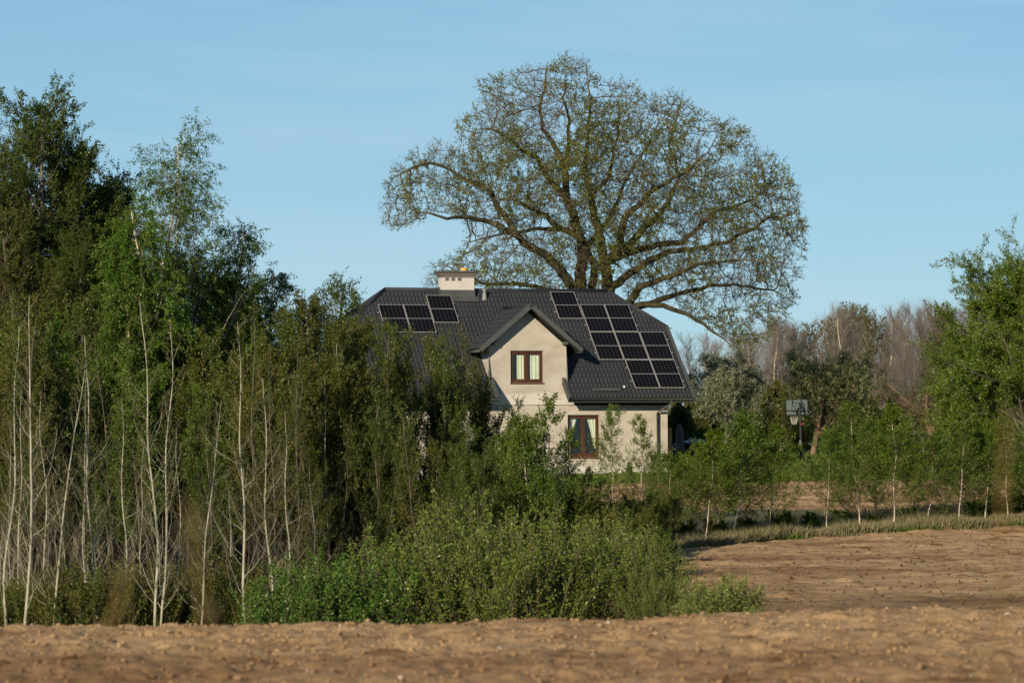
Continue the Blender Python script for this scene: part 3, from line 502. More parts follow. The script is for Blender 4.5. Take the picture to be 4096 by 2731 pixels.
def window(par, u0, u1, z0, z1, v, curtains):
    f = bmesh.new(); d = .11; w = .055; vf = v-d; uc = (u0+u1)/2
    hbox(f, u0, u0+w, vf-.06, vf, z0, z1); hbox(f, u1-w, u1, vf-.06, vf, z0, z1); hbox(f, u0+w, u1-w, vf-.06, vf, z1-w, z1); hbox(f, u0+w, u1-w, vf-.06, vf, z0, z0+w)
    W_ = bmo('window', f, M['wood'], par)
    for a, b in ((u0+w, uc-.012), (uc+.012, u1-w)):
        s = bmesh.new(); x = .075; q = vf+.015; hbox(s, a, a+x, q-.07, q, z0+w, z1-w, .006); hbox(s, b-x, b, q-.07, q, z0+w, z1-w, .006); hbox(s, a+x, b-x, q-.07, q-.004, z1-w-x, z1-w); hbox(s, a+x, b-x, q-.07, q-.004, z0+w, z0+w+x+.02)
        bmo('sash', s, M['wood'], W_); g = bmesh.new(); hbox(g, a+x, b-x, q-.045, q-.038, z0+w+x+.02, z1-w-x); bmo('pane', g, M['glass'], W_)
    s = bmesh.new(); hbox(s, uc-.02, uc+.02, vf-.05, vf+.025, z0+w, z1-w, .005); bmo('centre_strip', s, M['wood'], W_)
    s = bmesh.new(); hbox(s, u0-.03, u1+.03, vf, v+.05, z0-.05, z0-.005, .006); bmo('sill', s, M['wood'], W_)
    for top, bot, zt, zb in curtains:          # (u-range at the top), (u-range at the bottom)
        n = 60; mrow = 12; V = []
        for j in range(mrow+1):
            k = j/mrow; kk = k**.8
            for i in range(n+1):
                e = i/n; uu = (top[0]*(1-kk)+bot[0]*kk)*(1-e)+(top[1]*(1-kk)+bot[1]*kk)*e; V.append(L3(uu, v-.235+.010*math.sin(e*16+.5*math.sin(e*9)), zt*(1-k)+zb*k))
        Q = [(j*(n+1)+i, j*(n+1)+i+1, (j+1)*(n+1)+i+1, (j+1)*(n+1)+i) for j in range(mrow) for i in range(n)]
        ob('curtain', mesh_np('curtain', V, Q, [M['curtain']]), W_)
def build_house():
    H = empty('house', HO, PSI); tag(H, 'beige house with dark tiled half-hipped roof, gabled dormer and solar panels', 'house')
    p = math.radians(43); cp, sp = math.cos(p), math.sin(p); OV = .85; ZE = 3.2; UL, UR = -13.15, .92; RL, RR = -11.06, -1.19; SH = 4.5; SR = 6.87; WL = -12.3; DV = -8.34
    rp = lambda u, s, off=0.: L3(u, OV-s*cp+off*sp, ZE+s*sp+off*cp)
    bp = lambda u, s, off=0.: L3(u, (DV-OV)+s*cp-off*sp, ZE+s*sp+off*cp)
    # walls
    w1 = (-6.84, -5.43, 3.86, 5.18); w2 = (-4.38, -3.0, .78, 2.53)
    bm = bmesh.new(); wall_cells(bm, WL, 0, -.9, 2.915, [w2], 0)
    bm.faces.new([bm.verts.new(L3(*q)) for q in ((WL, 0, 2.915), (0, 0, 2.915), (0, -.3, 2.915), (WL, -.3, 2.915))])
    for u in (WL, 0):
        bm.faces.new([bm.verts.new(L3(u, v, z)) for v, z in ((0, -.9), (0, 2.93), (-.0, 3.86), (-2.42, 6.1), (DV+2.42, 6.1), (DV, 3.86), (DV, -.9))])
    bm.faces.new([bm.verts.new(L3(*q)) for q in ((WL, DV, -.9), (0, DV, -.9), (0, DV, 3.9), (WL, DV, 3.9))]); bmo('wall', bm, M['stucco'], H)
    bm = bmesh.new(); vf = .028; a, b = -7.79, -4.43
    wall_cells(bm, WL, a, 2.94, 3.84, [], vf); wall_cells(bm, b, 0, 2.94, 3.84, [], vf); wall_cells(bm, a, b, 2.94, 5.36, [w1], vf)
    bm.faces.new([bm.verts.new(L3(*q)) for q in ((a, vf, 5.36), (b, vf, 5.36), (-6.11, vf, 6.80))])
    for u in (a, b): bm.faces.new([bm.verts.new(L3(*q)) for q in ((u, vf, 3.5), (u, vf, 5.36), (u, -1.7, 5.36), (u, .3, 3.4))])
    bm.faces.new([bm.verts.new(L3(*q)) for q in ((WL, 0, 2.94), (0, 0, 2.94), (0, vf, 2.94), (WL, vf, 2.94))]); bmo('upper_wall', bm, M['stucco'], H)
    bm = bmesh.new(); hbox(bm, -8.5, -.3, -3.2, -3.15, -.5, 6.3); hbox(bm, -4.9, -4.85, -3.1, -.35, 0, 3.4); hbox(bm, -12, -.3, -3.1, -.3, 2.75, 2.85); bmo('inner_wall', bm, M['room'], H)
    window(H, *w1, vf, [((-6.50, -6.17), (-6.50, -6.17), 5.02, 3.95), ((-5.93, -5.52), (-5.93, -5.52), 5.02, 3.95)])
    window(H, *w2, 0, [((-4.3, -3.88), (-4.3, -4.12), 2.45, 1.62), ((-3.5, -3.06), (-3.16, -3.06), 2.45, 1.15)])
    # main roof
    org = L3(0, OV-SR*cp, ZE+SR*sp); D = (0, -cp, -sp)
    poly = [(RL, 0), (RR, 0), (UR, SR-SH), (UR, SR), (-4.60, SR), (-4.60, SR-3.4), (-7.62, SR-3.4), (-7.62, SR), (UL, SR), (UL, SR-SH)]
    roof = tiled('roof', poly, org, (1, 0, 0), D, M['roof'], H)
    bm = bmesh.new()          # back slope, hip ends, boarding under the tiles
    prism(bm, [bp(UL, 0), bp(UR, 0), bp(UR, SH), bp(RR, SR), bp(RL, SR), bp(UL, SH)], (0, 0, -.05)); bmo('back_slope', bm, M['roof'], roof)
    for s_, ue, uc in ((-1, RL, UL), (1, RR, UR)):
        A = Vector((0, -1, 0)); hyp = math.hypot(abs(uc-ue), (SR-SH)*sp); Dh = Vector((s_*abs(uc-ue)/hyp, 0, -(SR-SH)*sp/hyp)); half = (SR-SH)*cp
        tiled('hip_slope', [(0, 0), (half, hyp), (-half, hyp)], rp(ue, SR), A, Dh, M['roof'], roof)
        bm = bmesh.new(); prism(bm, [rp(ue, SR, -.03), rp(uc, SH, -.03), bp(uc, SH, -.03)], (0, 0, -.08)); bmo('hip_boarding', bm, M['soffit'], roof)
    bm = bmesh.new()
    for q in ([(UL+.03, .02), (-7.6, .02), (-7.6, 3.4), (-7.6, SR-.02), (RL, SR-.02), (UL+.03, SH)], [(-4.62, .02), (UR-.03, .02), (UR-.03, SH), (RR, SR-.02), (-4.62, SR-.02)], [(-7.6, 3.4), (-4.62, 3.4), (-4.62, SR-.02), (-7.6, SR-.02)]): prism(bm, [rp(u, s, -.035) for u, s in q], Vector((0, sp, -cp))*.09)
    bmo('boarding', bm, M['soffit'], roof)
    bm = bmesh.new(); pipe(bm, [rp(RL, SR, .0), rp((RL+RR)/2-.5, SR, -.02), rp(RR, SR, .0)], .085, 10)
    for ue, uc in ((RL, UL), (RR, UR)): pipe(bm, [rp(ue, SR, 0), rp(uc, SH, 0)], .075, 8); pipe(bm, [bp(ue, SR, 0), bp(uc, SH, 0)], .075, 8)
    bmo('ridge_cap', bm, M['roof'], roof, True)
    for u in (UL, UR):
        bm = bmesh.new(); bar(bm, rp(u, -.02, -.02), rp(u, SH+.05, -.02), .035, .20, (0, sp, cp)); bar(bm, rp(u-.05*(1 if u > 0 else -1), -.02, .05), rp(u-.05*(1 if u > 0 else -1), SH+.02, .05), .13, .02, (0, sp, cp)); bmo('barge_board', bm, M['flash'], roof)
    for u in (-7.62, -4.60):
        bm = bmesh.new(); bar(bm, rp(u, -.03, -.01), rp(u, 1.18, -.01), .035, .24, (0, sp, cp)); bar(bm, rp(u+.05*(-1 if u < -7 else 1), -.03, .06), rp(u+.05*(-1 if u < -7 else 1), 1.2, .06), .13, .02, (0, sp, cp)); bmo('barge_board', bm, M['flash'], roof)
    for u0, u1 in ((UL+.03, -7.6), (-4.62, UR-.03)):
        bm = bmesh.new(); hbox(bm, u0, u1, OV-.06, OV-.03, ZE-.17, ZE-.02); bmo('fascia', bm, M['flash'], roof)
        n = 9; V = []; ux = [u0-.02, u1+.04]                # half-round gutter
        for u in ux:
            for i in range(n): a_ = math.pi*i/(n-1); V.append(L3(u, OV+.045+.07*math.cos(a_), ZE-.035-.07*math.sin(a_)))
        for u in ux:
            for i in range(n): a_ = math.pi*i/(n-1); V.append(L3(u, OV+.045+.062*math.cos(a_), ZE-.033-.062*math.sin(a_)))
        Q = [(i, i+1, n+i+1, n+i) for i in range(n-1)]+[(2*n+i, 2*n+i+1, 3*n+i+1, 3*n+i) for i in range(n-1)]+[(i, i+1, 2*n+i+1, 2*n+i) for i in range(n-1)]
        ob('gutter', mesh_np('gutter', V, Q, [M['flash']]), H)
    bm = bmesh.new(); pipe(bm, [L3(*q) for q in ((-.12, .9, 3.14), (-.12, .9, 3.02), (-.16, .78, 2.93), (-.42, .2, 2.68), (-.47, .1, 2.6), (-.47, .1, .2), (-.47, .1, -.5))], .052, 12); bmo('downpipe', bm, M['flash'], H, True)
    for z in (2.45, 1.3, .35): bm = bmesh.new(); pipe(bm, [L3(-.47, .1, z-.02), L3(-.47, .1, z+.02)], .06, 12); bmo('pipe_clip', bm, M['flash'], H)
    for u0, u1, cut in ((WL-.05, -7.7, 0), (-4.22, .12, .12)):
        bm = bmesh.new(); prism(bm, [L3(u0+cut, .032, 2.94), L3(u1, .032, 2.94), L3(u1, .032, 3.6), L3(u0-cut, .032, 3.6)], (0, -.03, 0)); bmo('eave_shade_strip', bm, M['soffit'], H)  # dark strip with a slanted end, stands in for the eave's shadow on the wall
    # dormer roof
    uc = -6.10; q = math.atan2(1.84, 2.2); cq, sq = math.cos(q), math.sin(q); LS = 2.87; zr = 7.06; vr = .56
    for s_ in (-1, 1):
        Dd = Vector((s_*cq, 0, -sq)); o_ = Vector(L3(uc, vr, zr)); nn = Vector((s_*sq, 0, cq))
        dr = tiled('dormer_roof', [(0, 0), (0, LS), (1.86, LS), (3.9, 0)], o_, (0, 1, 0), Dd, M['roof'], H)
        P = lambda a_, d_, off=0.: o_+Vector((0, a_, 0))+Dd*d_+nn*off
        bm = bmesh.new(); prism(bm, [P(.02, 0, -.03), P(.02, LS-.02, -.03), P(1.9, LS-.02, -.03), P(4.0, 0, -.03)], -nn*.08); bmo('boarding', bm, M['soffit'], dr)
        bm = bmesh.new(); bar(bm, P(-.01, -.03, -.04), P(-.01, LS+.02, -.04), .17, .035, (0, -1, 0)); bmo('barge_board', bm, M['flash'], dr)
        bm = bmesh.new(); bar(bm, P(.06, -.02, .045), P(.06, LS+.02, .045), .15, .02, nn); bmo('verge_flashing', bm, M['flash'], dr)
        bm = bmesh.new(); bar(bm, P(1.84, LS, .0), P(3.9, .02, .0), .09, .02, (0, -sp, cp)); bmo('valley_flashing', bm, M['soffit'], dr)
        bm = bmesh.new(); pipe(bm, [P(.03, LS+.06, -.05), P(1.7, LS+.06, -.05)], .06, 8); bmo('dormer_gutter', bm, M['flash'], dr, True)
        u_ = -7.64 if s_ < 0 else -4.55; bm = bmesh.new(); hbox(bm, u_-.06, u_+.10, -.1, .42, 5.42, 5.54, .01); bmo('purlin_end', bm, M['flash'], dr)
    bm = bmesh.new(); pipe(bm, [L3(uc, vr+.02, zr+.0), L3(uc, -3.3, zr+.0)], .08, 8); bmo('dormer_ridge_cap', bm, M['roof'], H, True)
    # chimney
    c0, c1, v1, v0 = -8.70, -7.26, -3.78, -4.28; bm = bmesh.new(); hbox(bm, c0, c1, v0, v1, 7.2, 8.57, .006); ch = bmo('chimney', bm, M['chimney'], H)
    bm = bmesh.new()
    for i, e in enumerate((.03, .07, .115)): hbox(bm, c0-e, c1+e, v0-e, v1+e, 8.385+i*.062, 8.435+i*.062)
    bmo('chimney_band', bm, M['band'], ch)
    bm = bmesh.new(); e = .17; hbox(bm, c0-e, c1+e, v0-e, v1+e, 8.572, 8.655, .006); bmo('chimney_cap', bm, M['flash'], ch)
    bm = bmesh.new(); pipe(bm, [L3(-7.64, -4.0, 8.655), L3(-7.64, -4.0, 8.78), L3(-7.64, -4.0, 8.81)], [.15, .15, .13], 16); bmo('chimney_pot', bm, M['pot'], ch, True)
    for u in (-8.55, -8.28, -8.0):
        bm = bmesh.new(); hbox(bm, u, u+.155, v1-.02, v1+.034, 8.25, 8.41); o = bmo('vent_grille', bm, M['alu'], ch); bm = bmesh.new()
        for k in range(5): hbox(bm, u+.015, u+.14, v1+.03, v1+.04, 8.262+k*.029, 8.280+k*.029)
        bmo('grille_slot', bm, M['soffit'], o)
    bm = bmesh.new(); hbox(bm, c0-.03, c1+.03, v0-.03, v1+.03, 7.3, 7.86, .004); s0 = (OV-v1)/cp; bar(bm, rp((c0+c1)/2, s0-.28, .05), rp((c0+c1)/2, s0+.02, .05), c1-c0+.3, .03, (0, sp, cp))
    prism(bm, [L3(c0-.04, v1+.03, 7.6), L3(c0-.04, v0-.03, 7.6), L3(c0-.04, (v0+v1)/2, 8.02)], (-.02, 0, 0)); bmo('flashing', bm, M['flash'], ch)
    # vent pipe, soil pipe, snow guard, small roof fittings
    b = Vector(rp(-6.83, (OV+3.72)/cp)); bm = bmesh.new(); pipe(bm, [b-Vector((0, 0, .05)), b+Vector((0, 0, .05)), b+Vector((0, 0, .22)), b+Vector((0, 0, .25)), b+Vector((0, 0, .38))], [.13, .10, .085, .062, .06], 14); v_ = bmo('vent_pipe', bm, M['zinc'], H, True)
    bm = bmesh.new(); pipe(bm, [b+Vector((0, 0, z)) for z in (.355, .37, .41, .45, .475)], [.05, .105, .108, .07, .02], 14); bmo('vent_cowl', bm, M['zinc'], v_, True)
    bm = bmesh.new(); pipe(bm, [L3(-3.2, -4.9, 7.0), L3(-3.2, -4.9, 8.10)], .055, 12); pipe(bm, [L3(-3.2, -4.9, 8.1), L3(-3.2, -4.9, 8.16)], .08, 12); bmo('vent_pipe', bm, M['zinc'], H, True)
    bm = bmesh.new(); bar(bm, rp(-3.48, .45, .09), rp(-2.26, .45, .09), .02, .09); bar(bm, rp(-3.3, .45, .0), rp(-3.3, .45, .09), .03, .03, (1, 0, 0)); bar(bm, rp(-2.45, .45, .0), rp(-2.45, .45, .09), .03, .03, (1, 0, 0)); bmo('snow_guard', bm, M['flash'], H)
    bm = bmesh.new(); bar(bm, rp(-2.04, .62, .03), rp(-2.04, .70, .05), .06, .04); bmo('roof_hook', bm, M['curtain'], H)
    bm = bmesh.new(); hbox(bm, UR-.15, UR+.20, -2.46, -2.42, 6.21, 6.25); bmo('gutter_bracket', bm, M['flash'], H)
    # solar panels
    PWD, PHT = 1.085, 1.75; made = None
    R_ = Matrix(((1, 0, 0), (0, cp, -sp), (0, sp, cp)))
    fr = bmesh.new(); t_ = .02
    box(fr, -PWD/2, -PWD/2+t_, -PHT/2, PHT/2, -.035, .004); box(fr, PWD/2-t_, PWD/2, -PHT/2, PHT/2, -.035, .004); box(fr, -PWD/2+t_, PWD/2-t_, -PHT/2, -PHT/2+t_, -.035, .004); box(fr, -PWD/2+t_, PWD/2-t_, PHT/2-t_, PHT/2, -.035, .004)
    bmesh.ops.recalc_face_normals(fr, faces=fr.faces); fme = bpy.data.meshes.new('panel_frame'); fr.to_mesh(fme); fr.free(); fme.materials.append(M['alu'])
    pl = bmesh.new(); box(pl, -PWD/2+t_, PWD/2-t_, -PHT/2+t_, PHT/2-t_, -.02, -.002); bmesh.ops.recalc_face_normals(pl, faces=pl.faces); pme = bpy.data.meshes.new('solar_panel'); pl.to_mesh(pme); pl.free(); pme.materials.append(M['pv'])
    cb = bmesh.new(); box(cb, -.03, .03, -.02, .02, -.06, -.02, .003); bmesh.ops.recalc_face_normals(cb, faces=cb.faces); cme = bpy.data.meshes.new('rail_end'); cb.to_mesh(cme); cb.free(); cme.materials.append(M['alu'])
    for u, st, cl in ((-11.61, 5.73, 'l'), (-10.51, 5.73, ''), (-9.40, 6.36, 'lr'), (-3.86, 6.66, 'lr'), (-2.72, 5.82, 'l'), (-1.62, 5.83, 'r'), (-2.73, 4.04, 'l'), (-1.62, 4.05, ''), (-.50, 4.06, 'r'), (-1.60, 2.26, 'l'), (-.50, 2.27, 'r')):
        o = ob('solar_panel', pme, H); o.location = Vector(rp(u+PWD/2, st-PHT/2, .12)); o.rotation_euler = R_.to_euler(); ob('panel_frame', fme, o)
        for sd in cl:
            for k in (-.42, .42): e = ob('rail_end', cme, o); e.location = ((PWD/2+.055)*(-1 if sd == 'l' else 1), k, 0)
    return H
build_house()

# ------------------------------------------------------------------ the old oak behind the house
def build_oak():
    g = np.random.default_rng(5); Y0 = 152.0
    def pt(zx, zy, dy=0.): return at(1350+zx/1.176, 200+zy/1.176, Y0+dy)
    base = pt(1225, 1215); bx, by = base[0], Y0; bz = float(hgt(bx, by))
    limbs = [  # (points in the photograph, depth swing, radius at the start)
        ([(1170, 1250), (1120, 1120), (1040, 1020), (980, 960), (910, 930), (860, 880), (790, 840), (690, 800), (620, 790), (520, 790), (440, 765), (340, 745), (270, 790)], -5, .23),
        ([(860, 880), (790, 790), (750, 740), (730, 680), (680, 640), (600, 610), (520, 560), (430, 530), (330, 570), (260, 600)], -1, .13),
        ([(1170, 1250), (1150, 1120), (1155, 920), (1120, 820), (1100, 740), (1070, 650), (1060, 520), (1010, 440), (960, 370), (950, 260), (980, 150), (985, 90)], 1.5, .27),
        ([(1130, 900), (1080, 850), (980, 845), (900, 845), (820, 860), (720, 880), (620, 900)], 3, .12),
        ([(1120, 860), (1030, 830), (980, 780), (910, 745), (850, 710), (760, 700), (640, 720)], -4, .12),
        ([(1090, 710), (1000, 610), (940, 510), (860, 460), (790, 400), (720, 370), (650, 380)], -3, .13),
        ([(1060, 560), (1090, 440), (1090, 330), (1060, 230), (1090, 90)], -3, .10),
        ([(1250, 1250), (1265, 1120), (1260, 1000), (1240, 900), (1210, 780), (1190, 680), (1165, 580), (1170, 450), (1180, 350), (1190, 220), (1170, 70)], -1.5, .26),
        ([(1190, 1250), (1200, 1120), (1215, 1030), (1190, 980), (1175, 930), (1230, 860), (1300, 760), (1330, 700), (1360, 600), (1400, 530), (1460, 450), (1500, 350), (1500, 230)], 4, .19),
        ([(1265, 1000), (1330, 930), (1330, 840), (1340, 780), (1420, 730), (1500, 650), (1580, 600), (1660, 560), (1740, 480), (1800, 380), (1850, 330)], -5, .17),
        ([(1280, 1010), (1340, 960), (1440, 930), (1530, 910), (1620, 910), (1700, 830), (1780, 760), (1860, 740), (1960, 700), (2050, 620), (2100, 520)], 5, .16),
        ([(1330, 960), (1420, 870), (1500, 790), (1560, 720), (1600, 620), (1590, 540), (1560, 450), (1600, 300), (1620, 220)], 2, .15),
        ([(1270, 1250), (1290, 1110), (1380, 1050), (1470, 990), (1560, 950), (1700, 930), (1840, 900), (1920, 850), (2040, 790), (2150, 770)], -2, .20),
        ([(1290, 1280), (1380, 1180), (1420, 1120), (1500, 1090), (1600, 1050), (1700, 1010), (1850, 990), (2000, 990), (2120, 1010)], -6, .19),
        ([(1290, 1290), (1380, 1215), (1480, 1190), (1600, 1150), (1750, 1110), (1900, 1110), (2050, 1130), (2150, 1190)], 3, .18),
        ([(1290, 1300), (1390, 1200), (1530, 1200), (1640, 1240), (1720, 1290), (1790, 1340), (1850, 1390), (1900, 1400)], -4, .15),
        ([(1180, 1290), (1120, 1180), (1000, 1130), (850, 1100), (700, 1100), (600, 1060), (500, 1010), (430, 1020)], 4.5, .14),
        ([(1200, 700), (1280, 600), (1300, 480), (1330, 350), (1320, 200)], 5, .10)]
    pos = []; par = []; fix = []
    def addn(p, q, r): pos.append(np.array(p, float)); par.append(q); fix.append(r); return len(pos)-1
    root = addn((bx, by, bz-.3), -1, .62); crown0 = addn((bx+.0, by, float(pt(1225, 1330)[2])), root, .5)
    ends = []
    for li, (pts, dy, r0) in enumerate(limbs):
        n = len(pts); first = crown0; anchor_dy = 0.
        if pts[0][1] < 1200:                        # leaves an earlier limb: attach to the nearest node
            p0 = pt(*pts[0]); A = np.array(pos); k = int(np.argmin((A[:, 0]-p0[0])**2+(A[:, 2]-p0[2])**2+1e3*(np.arange(len(A)) < 2))); first = k; anchor_dy = pos[k][1]-Y0; pts = pts[1:]; n = len(pts)
        cur = first; Pp = []
        for i, (zx, zy) in enumerate(pts):
            f = (i+1)/n; Pp.append(pt(zx, zy, anchor_dy+(dy-anchor_dy)*f**1.2+.25*math.sin(i*1.9+li)))
        for i, q in enumerate(Pp):
            a = pos[cur]; seg = max(1, int(np.linalg.norm(q-a)/.35)); st = cur
            for k in range(1, seg+1):
                w = k/seg; f = (i+w)/n; c = addn(a*(1-w)+q*w+g.normal(size=3)*.035, cur, max(.014, 1.3*r0*(1-f)**1.0)); cur = c
    pos = np.array(pos); n_fix = len(pos)
    env = np.array([(1530, 870), (1555, 730), (1590, 650), (1690, 585), (1790, 550), (1840, 550), (1830, 480), (1900, 430), (1900, 330), (1990, 300), (2100, 265), (2170, 275), (2200, 235), (2330, 232), (2390, 300), (2430, 330), (2520, 330), (2600, 380), (2730, 360), (2780, 440), (2880, 480), (2960, 510), (3060, 555), (3080, 620), (3170, 680), (3200, 790), (3230, 860), (3225, 1000), (3190, 1080), (3210, 1200), (3130, 1260), (3100, 1330), (3000, 1400), (2950, 1380), (2830, 1320), (2700, 1240), (2600, 1200), (2300, 1190), (1900, 1185), (1690, 1160), (1700, 1090), (1760, 1050), (1830, 1000), (1950, 960), (1900, 880), (1800, 860), (1700, 880), (1590, 950)], float)
    n = 36000; px = g.uniform(1500, 3260, n); py = g.uniform(220, 1420, n); k = inpoly([tuple(e) for e in env], px, py); px = px[k]; py = py[k]
    d = np.min(np.linalg.norm(np.stack([px, py], 1)[:, None]-np.concatenate([env, (env+np.roll(env, -1, 0))/2])[None], axis=2), 1)/85.0      # metres to the outline
    half = np.clip(np.sqrt(np.clip(d, 0, 9)*9.), .4, 8.0); dep = g.uniform(-1, 1, len(px))*half; keep = g.random(len(px)) < np.clip(half/8+.3, 0, 1)*np.where(vn(px/95, py/95, 21)+.25*vn(px/40, py/40, 22) > .36, 1, .15)
    A = np.array([at(a, b, Y0+c) for a, b, c in zip(px[keep], py[keep], dep[keep])]); A = A[A[:, 2] > bz+3]
    best = np.full(len(A), 1e9); bi = np.zeros(len(A), int)
    def upd(P, off):
        for s in range(0, len(P), 400):
            D = np.linalg.norm(A[:, None]-P[None, s:s+400], axis=2); j = D.argmin(1); v = D[np.arange(len(A)), j]; m_ = v < best; best[m_] = v[m_]; bi[m_] = j[m_]+off+s
    upd(pos, 0); par = list(par); P = [pos]; allp = pos; step = .30; stall = {}
    for it in range(60):
        k = best > .37; A = A[k]; best = best[k]; bi = bi[k]; act = best < 3.2
        if act.sum() < 5: break
        dv = nrm(A[act]-allp[bi[act]]); s = np.zeros((len(allp), 3)); np.add.at(s, bi[act], dv); cnt = np.bincount(bi[act], minlength=len(allp)); src = np.nonzero(cnt)[0]
        src = np.array([q for q in src if stall.get(q, 0) < 3])
        if len(src) == 0: break
        for q in src: stall[q] = stall.get(q, 0)+1
        new = allp[src]+step*nrm(nrm(s[src])+g.normal(size=(len(src), 3))*.28); par += list(src); off = len(allp); allp = np.concatenate([allp, new]); upd(new, off)
    par = np.array(par); n = len(allp); tips = np.ones(n, bool); tips[par[1:]] = False
    E = 2.2; w = np.where(tips, .0085**E, 0.)
    for i in range(n-1, 0, -1): w[par[i]] += w[i]
    r = w**(1/E); rf = np.zeros(n); rf[:n_fix] = fix; r = np.maximum(np.minimum(r, .30), rf); r[:2] = (.66, .52)
    # edges -> tubes
    ch = np.arange(1, n); a = allp[par[ch]]; b = allp[ch]; Tm = np.stack([a, b], 1); Rm = np.stack([np.minimum(r[par[ch]], r[ch]*1.35), r[ch]], 1)
    thick = Rm[:, 1] > .045; tr_ = Asm(); tr_.tube((Tm[thick], Rm[thick]), M['oakbark'], 8); cr_ = Asm(); cr_.tube((Tm[~thick], Rm[~thick]), M['twig'], 4)
    thin = ch[r[ch] < .03]; Pk = allp[thin]; Dk = nrm(allp[thin]-allp[par[thin]]); rep = 3; P0 = np.repeat(Pk, rep, 0); oc = np.array([bx+1., by, bz+7.5]); ow = nrm(P0-oc); Dd = nrm(np.repeat(Dk, rep, 0)*.7+.6*g.normal(size=(len(P0), 3))+.7*ow); Q = [P0]
    for _ in range(3): Dd = nrm(Dd+.3*g.normal(size=Dd.shape)); Q.append(Q[-1]+Dd*g.uniform(.07, .17, (len(P0), 1)))
    S = np.stack(Q, 1); R_ = np.ones((len(S), 1))*np.array([[.007, .006, .005, .004]]); cr_.tube((S, R_), M['twig'], 3)
    LP, LD = on(S, R_, 8, g, .1, 1.0); fl = g.random(len(LP)) < np.clip(.56+1.5*(vn(LP[:, 0]/1.1, LP[:, 2]/1.1, 8)-.5), .06, .9); cr_.leaf(LP[fl]+g.normal(size=LP[fl].shape)*.03, LD[fl], .07, M['lf_oak'], g, w=.4)
    o = empty('oak_tree', (bx, by, bz)); off = np.array([bx, by, bz])
    for q, nm in ((tr_, 'trunk'), (cr_, 'crown')):
        q.V = [v-off for v in q.V]; ob(nm, q.mesh('oak_'+nm), o)
    tag(o, 'huge spreading oak with twisting limbs and sparse yellow-green leaves behind the house', 'tree'); print('oak nodes', n, 'leaves', int(fl.sum()))
build_oak()

# ------------------------------------------------------------------ woodland on the left
RG = np.random.default_rng(2024); U = RG.uniform; rot = lambda: float(U(0, 6.28))
# tall trees at the back
TA = p_tall(31, 13, wid=1.3, nl=12); TB = p_tall(32, 12.5, wid=1.2, nl=12)
plant(TA, 30, 88, 310, 1.0, 'tallest dark green alder at the far left edge of the wood', 'tree', 'tall alders in the left wood')
plant(TB, 262, 90, 440, 2.2, 'tall dark alder with pointed top just right of the tallest alder', 'tree', 'tall alders in the left wood')
plant(p_tall(33, 11, wid=1.0, leaf='lf_brown'), -130, 84, 560, .4, 'brownish alder cut by the left edge of the photo', 'tree', 'tall alders in the left wood')
plant(p_tall(34, 10, wid=1.0, leaf='lf_brown', nl=6), 120, 82, 800, 4.0, 'brown twiggy alder standing lower in front of the tall alders', 'tree', 'tall alders in the left wood')
plant(TB, 150, 91, 520, 4.4, 'dark alder filling the gap between the two tallest alders', 'tree', 'tall alders in the left wood')
plant(TA, 330, 87, 830, 3.3, 'dark green alder below the pointed alder, left of the leaning birch', 'tree', 'tall alders in the left wood')
plant(TA, 560, 93, 980, .6, 'dark alder behind the crown of the leaning birch', 'tree', 'tall alders in the left wood')
plant(TB, 780, 93, 990, 1.6, 'dark alder behind the tall twin-trunked birch', 'tree', 'tall alders in the left wood')
plant(p_tall(35, 11, wid=.8), 415, 92, 700, 5.0, 'dark alder half hidden behind the leaning birch', 'tree', 'tall alders in the left wood')
plant(p_birch(41, 12.5, stems=2, wid=1.5, nb=44, nl=5, bark='birch'), 690, 80, 462, .3, 'tall drooping birch with twin tan trunks and airy crown against the sky', 'birch', 'tall birches in the left wood')
plant(p_birch(42, 10, lean=(-.26, 0), stems=2, leaf='lf_fresh', wid=.75, nl=11), 800, 77, 760, 0, 'birch leaning left with pale forked trunk and bright green leaves', 'birch', 'tall birches in the left wood')
plant(p_birch(43, 9.5, wid=.8, nl=8), 900, 82, 880, 2.0, 'drooping birch just right of the tall twin-trunked birch', 'birch', 'tall birches in the left wood')
plant(p_birch(44, 9, wid=.62, stems=1, nl=7), 1120, 84, 1030, 1.0, 'lower birch with hanging twigs, rightmost of the tall birches', 'birch', 'tall birches in the left wood')
plant(p_birch(45, 8.5, wid=.6, stems=1, nl=9), 520, 76, 1080, 4.0, 'dense green birch under the leaning birch', 'birch', 'tall birches in the left wood')
plant(p_tall(36, 8.5, wid=.52, stems=1, nl=5, nb=40), 1310, 84, 1075, 2.0, 'slender dark alder with spiky open top rightmost in the wood', 'tree', 'tall alders in the left wood')
plant(p_tall(37, 8.5, wid=.5, stems=1, nl=7, nb=40), 1215, 86, 1180, 3.0, 'dark alder between the low birch and the spiky alder', 'tree', 'tall alders in the left wood')
plant(p_tall(38, 9, wid=.75, nl=8), 1010, 88, 1090, 3.0, 'dark alder behind the drooping birches right of the twin-trunked birch', 'tree', 'tall alders in the left wood')
